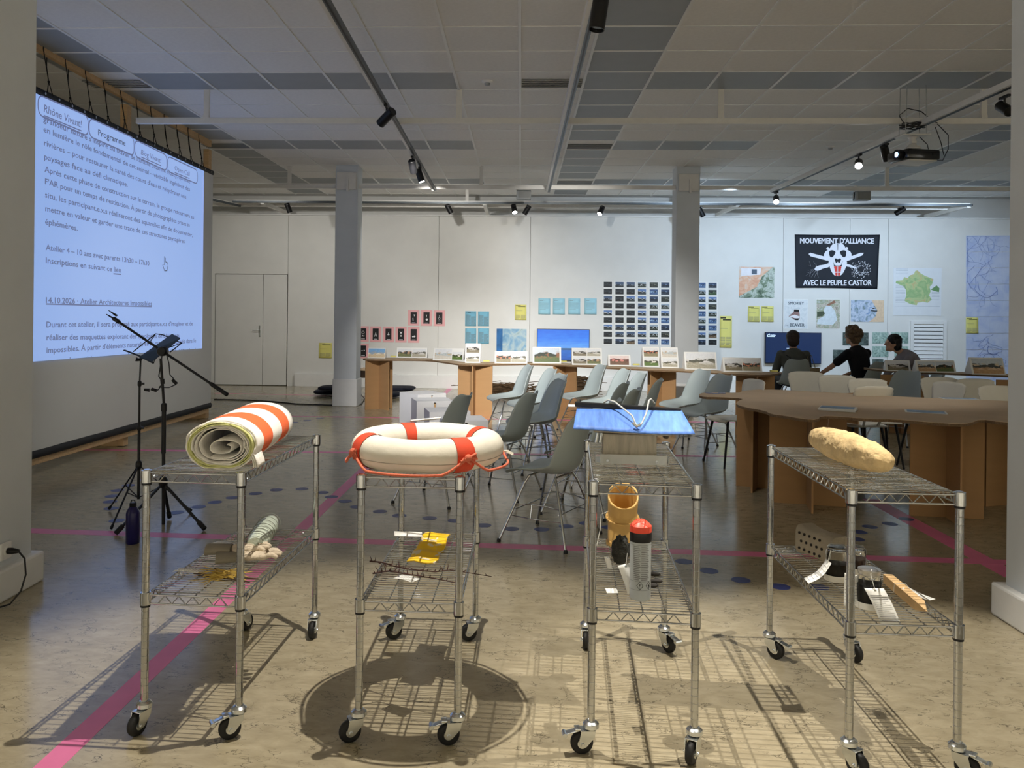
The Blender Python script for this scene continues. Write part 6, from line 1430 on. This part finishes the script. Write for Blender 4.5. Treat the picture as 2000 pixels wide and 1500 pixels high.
def ftube(nm, paths, r): 
    m = MB()
    for P in paths: m.tube([FP(x, y, .0095) for x, y in P], [r*(1-.7*i/(len(P)-1)) for i in range(len(P))], 4, flat=.15)
    obj(nm, m, M_FW, t)
ftube('root', [[(560, 800), (430, 800), (380, 770)], [(550, 790), (500, 730), (485, 700)], [(430, 800), (420, 730), (405, 700)], [(520, 850), (430, 870), (370, 890)], [(520, 860), (430, 930), (330, 985)], [(430, 930), (410, 1000)], [(540, 870), (480, 960), (440, 1020)], [(560, 880), (560, 960), (590, 1020)], [(545, 930), (500, 1030)], [(450, 885), (390, 930), (350, 925)]], .013)
ftube('twig', [[(1330, 835), (1400, 750), (1420, 690)], [(1340, 840), (1450, 780), (1500, 740)], [(1340, 845), (1470, 860), (1580, 910)], [(1350, 870), (1340, 960), (1300, 1010)], [(1350, 860), (1250, 910), (1170, 920)], [(1370, 890), (1450, 960), (1490, 1030)], [(1330, 830), (1310, 760), (1300, 735)], [(1470, 860), (1530, 940), (1570, 1000)], [(1350, 950), (1400, 990)]], .010)
random.seed(8)
m = MB()
for i in range(95):
    a = random.uniform(0, 2*PI); rr = random.uniform(60, 195); x, y = 1400+rr*math.cos(a)*1.05, 860+rr*math.sin(a)*.95
    if x < 1180: x += 60
    q_ = FP(x, y, .0098); an = random.uniform(0, PI)
    m.add([q_+Vector((.013*math.cos(b+an)*(1 if k_ % 2 else .55), 0, .013*math.sin(b+an)*(1 if k_ % 2 else .55))) for k_, b in enumerate([0, PI/2, PI, 3*PI/2])], [(0, 1, 2, 3)])
obj('leaves', m, M_FW, t)
for x in (768, 1135): fpoly('ear_bone', [(x-26, 440), (x, 420), (x+30, 435), (x+28, 470), (x, 482), (x-28, 470)], M_FW, .010)
fpoly('jaw', [(775, 690), (800, 790), (830, 890), (880, 965), (925, 990), (1005, 990), (1060, 945), (1105, 860), (1135, 780), (1148, 690), (1060, 690), (870, 690)], M_FW, .0105)
fpoly('skull_gap', [(855, 690), (880, 725), (888, 800), (1040, 800), (1050, 725), (1075, 690)], M_FLAG, .0112, 0)
fpoly('skull', [(962, 348), (870, 362), (822, 410), (800, 468), (735, 500), (700, 545), (688, 600), (712, 655), (765, 692), (850, 692), (885, 720), (897, 788), (1032, 788), (1042, 720), (1078, 692), (1170, 692), (1216, 650), (1236, 590), (1222, 530), (1180, 495), (1118, 465), (1100, 405), (1055, 362)], M_FW, .012)
eye = [(793, 505), (840, 485), (905, 500), (922, 530), (900, 575), (862, 625), (812, 622), (795, 570)]
fpoly('eye_socket', eye, M_FLAG, .0135); fpoly('eye_socket', mir(eye), M_FLAG, .0135)
fpoly('nose_cavity', [(962, 672), (935, 645), (898, 650), (910, 700), (940, 752), (962, 700), (985, 752), (1015, 705), (1032, 655), (990, 645)], M_FLAG, .0135)
fpoly('tooth', [(888, 803), (955, 803), (957, 908), (908, 908)], M_FR, .0135, 0); fpoly('tooth', [(969, 803), (1036, 803), (1018, 908), (967, 908)], M_FR, .0135, 0)
fpoly('tooth', [(912, 925), (957, 925), (957, 985), (918, 985)], M_FR, .0135, 0); fpoly('tooth', [(967, 925), (1014, 925), (1005, 985), (967, 985)], M_FR, .0135, 0)
fpoly('cranial_seam', [(955, 365), (968, 365), (966, 490), (957, 490)], M_FLAG, .0135, 0)
m = MB(); a_ = FP(230, 352); b_ = FP(1665, 358); put_text(m, "MOUVEMENT D'ALLIANCE", a_, (b_-a_).normalized(), Z_, (b_-a_).length, FP(230, 245).z-a_.z, .035); obj('upper_lettering', m, M_FW, t)
m = MB(); a_ = FP(290, 1170); b_ = FP(1620, 1172); put_text(m, "AVEC LE PEUPLE CASTOR", a_, (b_-a_).normalized(), Z_, (b_-a_).length, FP(290, 1064).z-a_.z, .035); obj('lower_lettering', m, M_FW, t)
# ================================================================== PEOPLE
M_SKIN = mat('skin', srgb(196, 152, 124), .55, var=.04, scale=20); M_HAIRB = mat('dark_brown_hair', srgb(46, 34, 26), .6, var=.3, scale=40, bump=.6, bscale=60); M_HAIRC = mat('light_brown_curls', srgb(96, 76, 54), .6, var=.35, scale=40, bump=.8, bscale=50); M_HAIRK = mat('black_hair', srgb(20, 17, 16), .5, var=.3, scale=40, bump=.5, bscale=60)
def loft(mb, C, RXs, RYs, xd, n=20):
    C = [Vector(c) for c in C]; vs = []; k = len(C)
    for i in range(k):
        t_ = (C[min(i+1, k-1)]-C[max(i-1, 0)]).normalized(); x = Vector(xd); x = (x-t_*x.dot(t_)).normalized(); y = t_.cross(x)
        for j in range(n): a = 2*PI*j/n; vs.append(C[i]+x*RXs[i]*math.cos(a)+y*RYs[i]*math.sin(a))
    fs = [(i*n+j, i*n+(j+1) % n, (i+1)*n+(j+1) % n, (i+1)*n+j) for i in range(k-1) for j in range(n)]
    fs += [tuple(range(n))[::-1], tuple((k-1)*n+j for j in range(n))]; mb.add(vs, fs); return mb
def limb(mb, P, R):
    P = [Vector(p) for p in P]
    mb.tube(P, R, 12)
    for p, r in zip(P, R): mb.ball(p, r*1.0, 12, 8)
    return mb
def fuse(o, vox):
    md = o.modifiers.new('fuse', 'REMESH'); md.mode = 'VOXEL'; md.voxel_size = vox; md.use_smooth_shade = True
    s_ = o.modifiers.new('soften', 'SMOOTH'); s_.factor = .5; s_.iterations = 4; return o
def person(loc, rz, label, J, shirt, trousers, hair, hairfn, extras=None, hr=1.0):
    """J: joints in local space, facing +Y"""
    t = thing('person', label, 'person', loc, rz)
    V = lambda k_: Vector(J[k_])
    h, nk, ch, sp, pe = V('head'), V('neck'), V('chest'), V('spine'), V('pelvis'); xd = (V('sr')-V('sl')).normalized()
    fd = Vector(J['face']).normalized(); up = (h-nk).normalized(); sd = fd.cross(up).normalized(); up = sd.cross(fd).normalized()
    m = MB()
    HM = Matrix.Translation(h) @ Matrix((sd, fd, up)).transposed().to_4x4()
    m.at(HM); m.ball((0, -.005, .02), (.074, .092, .1), 20, 14); m.ball((0, .03, -.05), (.052, .058, .06), 16, 10)
    m.tube([(0, .088, .03), (0, .108, -.012), (0, .09, -.02)], [.008, .013, .008], 8); m.ball((0, .08, -.058), (.024, .014, .008), 10, 6); m.ball((0, .078, -.085), (.02, .018, .016), 10, 6)
    for s in (-1, 1): m.ball((s*.077, -.012, .0), (.012, .022, .032), 10, 8); m.ball((s*.03, .078, .015), (.012, .008, .008), 8, 6); m.ball((s*.032, .08, .035), (.022, .012, .007), 8, 6)
    m.at(Matrix.Identity(4))
    limb(m, [h+up*-.05-fd*.02, nk, ch], [.05, .055, .06])
    loft(m, [pe, sp, ch, nk-Vector((0, 0, .02))], [.15, .135, .16, .06], [.10, .095, .1, .055], xd)
    for s in ('l', 'r'):
        limb(m, [V('s'+s), V('e'+s), V('w'+s)], [.045, .036, .026])
        w_, hd = V('w'+s), V('h'+s); d_ = (hd-w_).normalized(); sx = Vector(J['palm'+s]).normalized(); sx = (sx-d_*sx.dot(d_)).normalized(); nz_ = d_.cross(sx)
        loft(m, [w_, w_+d_*.04, w_+d_*.085], [.026, .04, .042], [.018, .016, .014], sx)
        for q_, l_ in ((-.031, .06), (-.0105, .072), (.0105, .068), (.031, .052)):
            b_ = w_+d_*.082+sx*q_; limb(m, [b_, b_+d_*l_*.5-nz_*.008, b_+d_*l_*.8-nz_*.03], [.0092, .0088, .0078])
        b_ = w_+d_*.03+sx*.035; limb(m, [b_, b_+d_*.028+sx*.022-nz_*.012, b_+d_*.052+sx*.02-nz_*.028], [.0115, .0105, .009])
        limb(m, [V('p'+s), V('k'+s), V('a'+s)], [.075, .052, .038])
        limb(m, [V('a'+s), V('t'+s)], [.036, .03])
    bo = obj('body', m, M_SKIN, t); fuse(bo, .0085)
    m = MB(); loft(m, [pe+Vector((0, 0, -.02)), pe+(sp-pe)*.5, sp, ch, (ch+nk)/2, nk], [.165, .16, .155, .185, .16, .07], [.12, .115, .112, .125, .105, .07], xd)
    for s in ('l', 'r'):
        e = V('s'+s).lerp(V('e'+s), J.get('sleeve', .8)) if J.get('sleeve', .8) < 1 else None
        if e is not None: limb(m, [ch.lerp(V('s'+s), .5), V('s'+s), e], [.08, .068, .062])
        else: limb(m, [ch.lerp(V('s'+s), .5), V('s'+s), V('e'+s), V('w'+s)], [.08, .066, .05, .038])
    fuse(obj('shirt', m, shirt, t), .011)
    m = MB(); loft(m, [pe+Vector((0, 0, .05)), pe, pe+Vector((0, .02, -.07))], [.16, .17, .15], [.12, .125, .11], xd)
    for s in ('l', 'r'): limb(m, [V('p'+s), V('k'+s), V('a'+s)], [.092, .072, .058])
    fuse(obj('trousers', m, trousers, t), .012)
    for s in ('l', 'r'):
        m = MB(); limb(m, [V('a'+s)+Vector((0, 0, -.03)), V('t'+s)], [.045, .038]); 
        for i, v_ in enumerate(m.v): m.v[i] = (v_[0], v_[1], max(v_[2], .003))
        fuse(obj('shoe', m, J.get('shoe', M_BLACK), t), .01)
    m = MB(); m.at(HM); hairfn(m); fuse(obj('hair', m, hair, t), .0085)
    if extras: extras(t, V)
    return t
def hair_short(m):
    m.ball((0, -.028, .05), (.1, .104, .1), 22, 14, lambda d: 1+.1*noise.noise(d*4)); m.ball((0, -.055, -.02), (.092, .07, .095), 18, 12, lambda d: 1+.08*noise.noise(d*5))
def hair_curl(m):
    m.ball((0, -.03, .045), (.104, .11, .104), 22, 14); m.ball((0, -.06, -.03), (.095, .07, .09), 18, 12); random.seed(3)
    for i in range(70):
        a = random.uniform(0, 2*PI); z = random.uniform(-.75, 1); r = math.sqrt(1-z*z); d = Vector((r*math.cos(a), r*math.sin(a), z))
        if d.y > .45 and d.z < .35: continue
        m.ball((d.x*.108, -.03+d.y*.112, .035+d.z*.115), random.uniform(.02, .034), 8, 6)
base = dict(head=(0, .03, 1.1), neck=(0, -.0, .97), chest=(0, -.03, .85), spine=(0, -.05, .66), pelvis=(0, -.05, .5), face=(0, 1, -.05), sl=(-.18, -.02, .88), sr=(.18, -.02, .88), el=(-.23, .08, .64), er=(.23, .08, .64), wl=(-.15, .27, .57), wr=(.15, .27, .57), hl=(-.12, .36, .56), hr=(.12, .36, .56), palml=(1, 0, 0), palmr=(-1, 0, 0),
            pl=(-.095, .0, .5), pr=(.095, .0, .5), kl=(-.12, .42, .5), kr=(.12, .42, .5), al=(-.12, .42, .09), ar=(.12, .42, .09), tl=(-.13, .56, .035), tr=(.13, .56, .035))
# left : seen from behind, olive shirt, tote strap
P1 = fy(1549, 700, 12.45); J = dict(base); J['face'] = (.15, 1, -.05); J['sleeve'] = .95
M_OLIVE = mat('olive_grey_shirt', srgb(78, 80, 74), .85, var=.06, bump=.1); M_DKTR = mat('charcoal_trousers', srgb(32, 34, 38), .85, var=.1); M_BLKT = mat('black_cotton', srgb(15, 15, 18), .9, var=.1); M_LILAC = mat('grey_lilac_knit', srgb(142, 136, 142), .9, var=.05, bump=.15)
def ex1(t, V):
    obj('shoulder_strap', MB().tube([(-.13, -.13, .88), (-.02, -.165, .8), (.1, -.17, .7), (.16, -.14, .58)], .016, 6, flat=.35), M_BLKT, t, 60)
person((P1.x, 12.45, 0), R_(-6), 'person in an olive shirt seen from behind, watching the dark screen', J, M_OLIVE, M_DKTR, M_HAIRB, hair_short, ex1)
sc1 = shell_chair(P1.x-.02, 12.34, 84, 'grey shell chair under the person in the olive shirt', 'chairs with people on them')
tq = thing('tote_bag', 'beige cloth tote bag hanging from the shoulder of the person in olive', 'bag', (P1.x+.24, 12.28, .42), R_(-10))
M_TOTE = mat('beige_canvas', srgb(158, 142, 112), .9, var=.08, bump=.15)
fuse(obj('pouch', MB().grid(lambda u, v: ((.11-.02*v)*math.cos(2*PI*u)*(1+.05*math.sin(6*u)), .05*math.sin(2*PI*u)*(1-.4*v), .28*v), 20, 8, cu=True).add([(.11*math.cos(2*PI*i/20), .05*math.sin(2*PI*i/20), 0) for i in range(20)], [tuple(range(20))]).add([(.09*math.cos(2*PI*i/20), .03*math.sin(2*PI*i/20), .28) for i in range(20)], [tuple(range(20))]), M_TOTE, tq), .01)
obj('strap', MB().tube([(-.05, 0, .26), (-.07, .02, .4), (-.08, .1, .47), (-.02, .05, .45), (.03, .0, .27)], .018, 6, flat=.3), M_TOTE, tq, 60)
# middle : black t-shirt, turned left, left arm resting forward
P2 = fy(1684, 700, 12.0); J = dict(base)
J.update(head=(.0, .10, 1.17), neck=(0, .05, 1.03), chest=(0, .0, .9), face=(.1, 1, -.1), sl=(-.19, .04, .93), sr=(.19, -.02, .93), el=(-.27, .26, .72), wl=(-.25, .46, .6), hl=(-.25, .56, .58), er=(.25, .12, .68), wr=(.14, .3, .58), hr=(.1, .38, .57), sleeve=.62, kl=(-.2, .42, .52), kr=(.1, .42, .5), al=(-.16, .3, .09), tl=(-.2, .43, .035))
person((P2.x-.06, 12.0, 0), R_(38), 'person in a black t-shirt with light brown curls, turned to the left', J, M_BLKT, M_BLKT, M_HAIRC, hair_curl)
shell_chair(P2.x-.02, 11.93, 128, 'grey shell chair under the person in the black t-shirt', 'chairs with people on them')
lt = P2+Vector((-.06, 0, 0)); kx = Matrix.Rotation(R_(38), 3, 'Z') @ Vector((-.22, .5, .0))
tb = thing('brown_bag', 'brown leather bag on the knee of the person in the black t-shirt', 'bag', (P2.x-.06+kx.x, 12.0+kx.y, .505), R_(38))
obj('bag_body', MB().rbox((0, .03, .045), (.2, .12, .09), .025), mat('brown_leather', srgb(84, 66, 48), .6, var=.15), tb, 60); obj('flap', MB().rbox((0, -.02, .06), (.19, .04, .065), .012), mat('brown_leather', srgb(84, 66, 48), .6), tb, 60)
# right : grey sweater, leaning forward, profile to the left
P3 = fy(1770, 700, 12.0); J = dict(base)
J.update(head=(.0, .36, 1.07), neck=(0, .25, .96), chest=(0, .14, .86), spine=(0, .02, .68), face=(0, 1, -.02), sl=(-.18, .18, .88), sr=(.18, .18, .88), el=(-.2, .36, .64), er=(.2, .36, .64), wl=(-.1, .46, .56), wr=(.1, .44, .56), hl=(-.05, .53, .55), hr=(.05, .52, .55), sleeve=1.2)
person((P3.x+.18, 12.0, 0), R_(84), 'person in a grey sweater leaning forward, dark hair, face in profile', J, M_LILAC, M_DKTR, M_HAIRK, hair_short)
shell_chair(P3.x+.28, 12.0, 174, 'grey shell chair under the leaning person in the grey sweater', 'chairs with people on them')
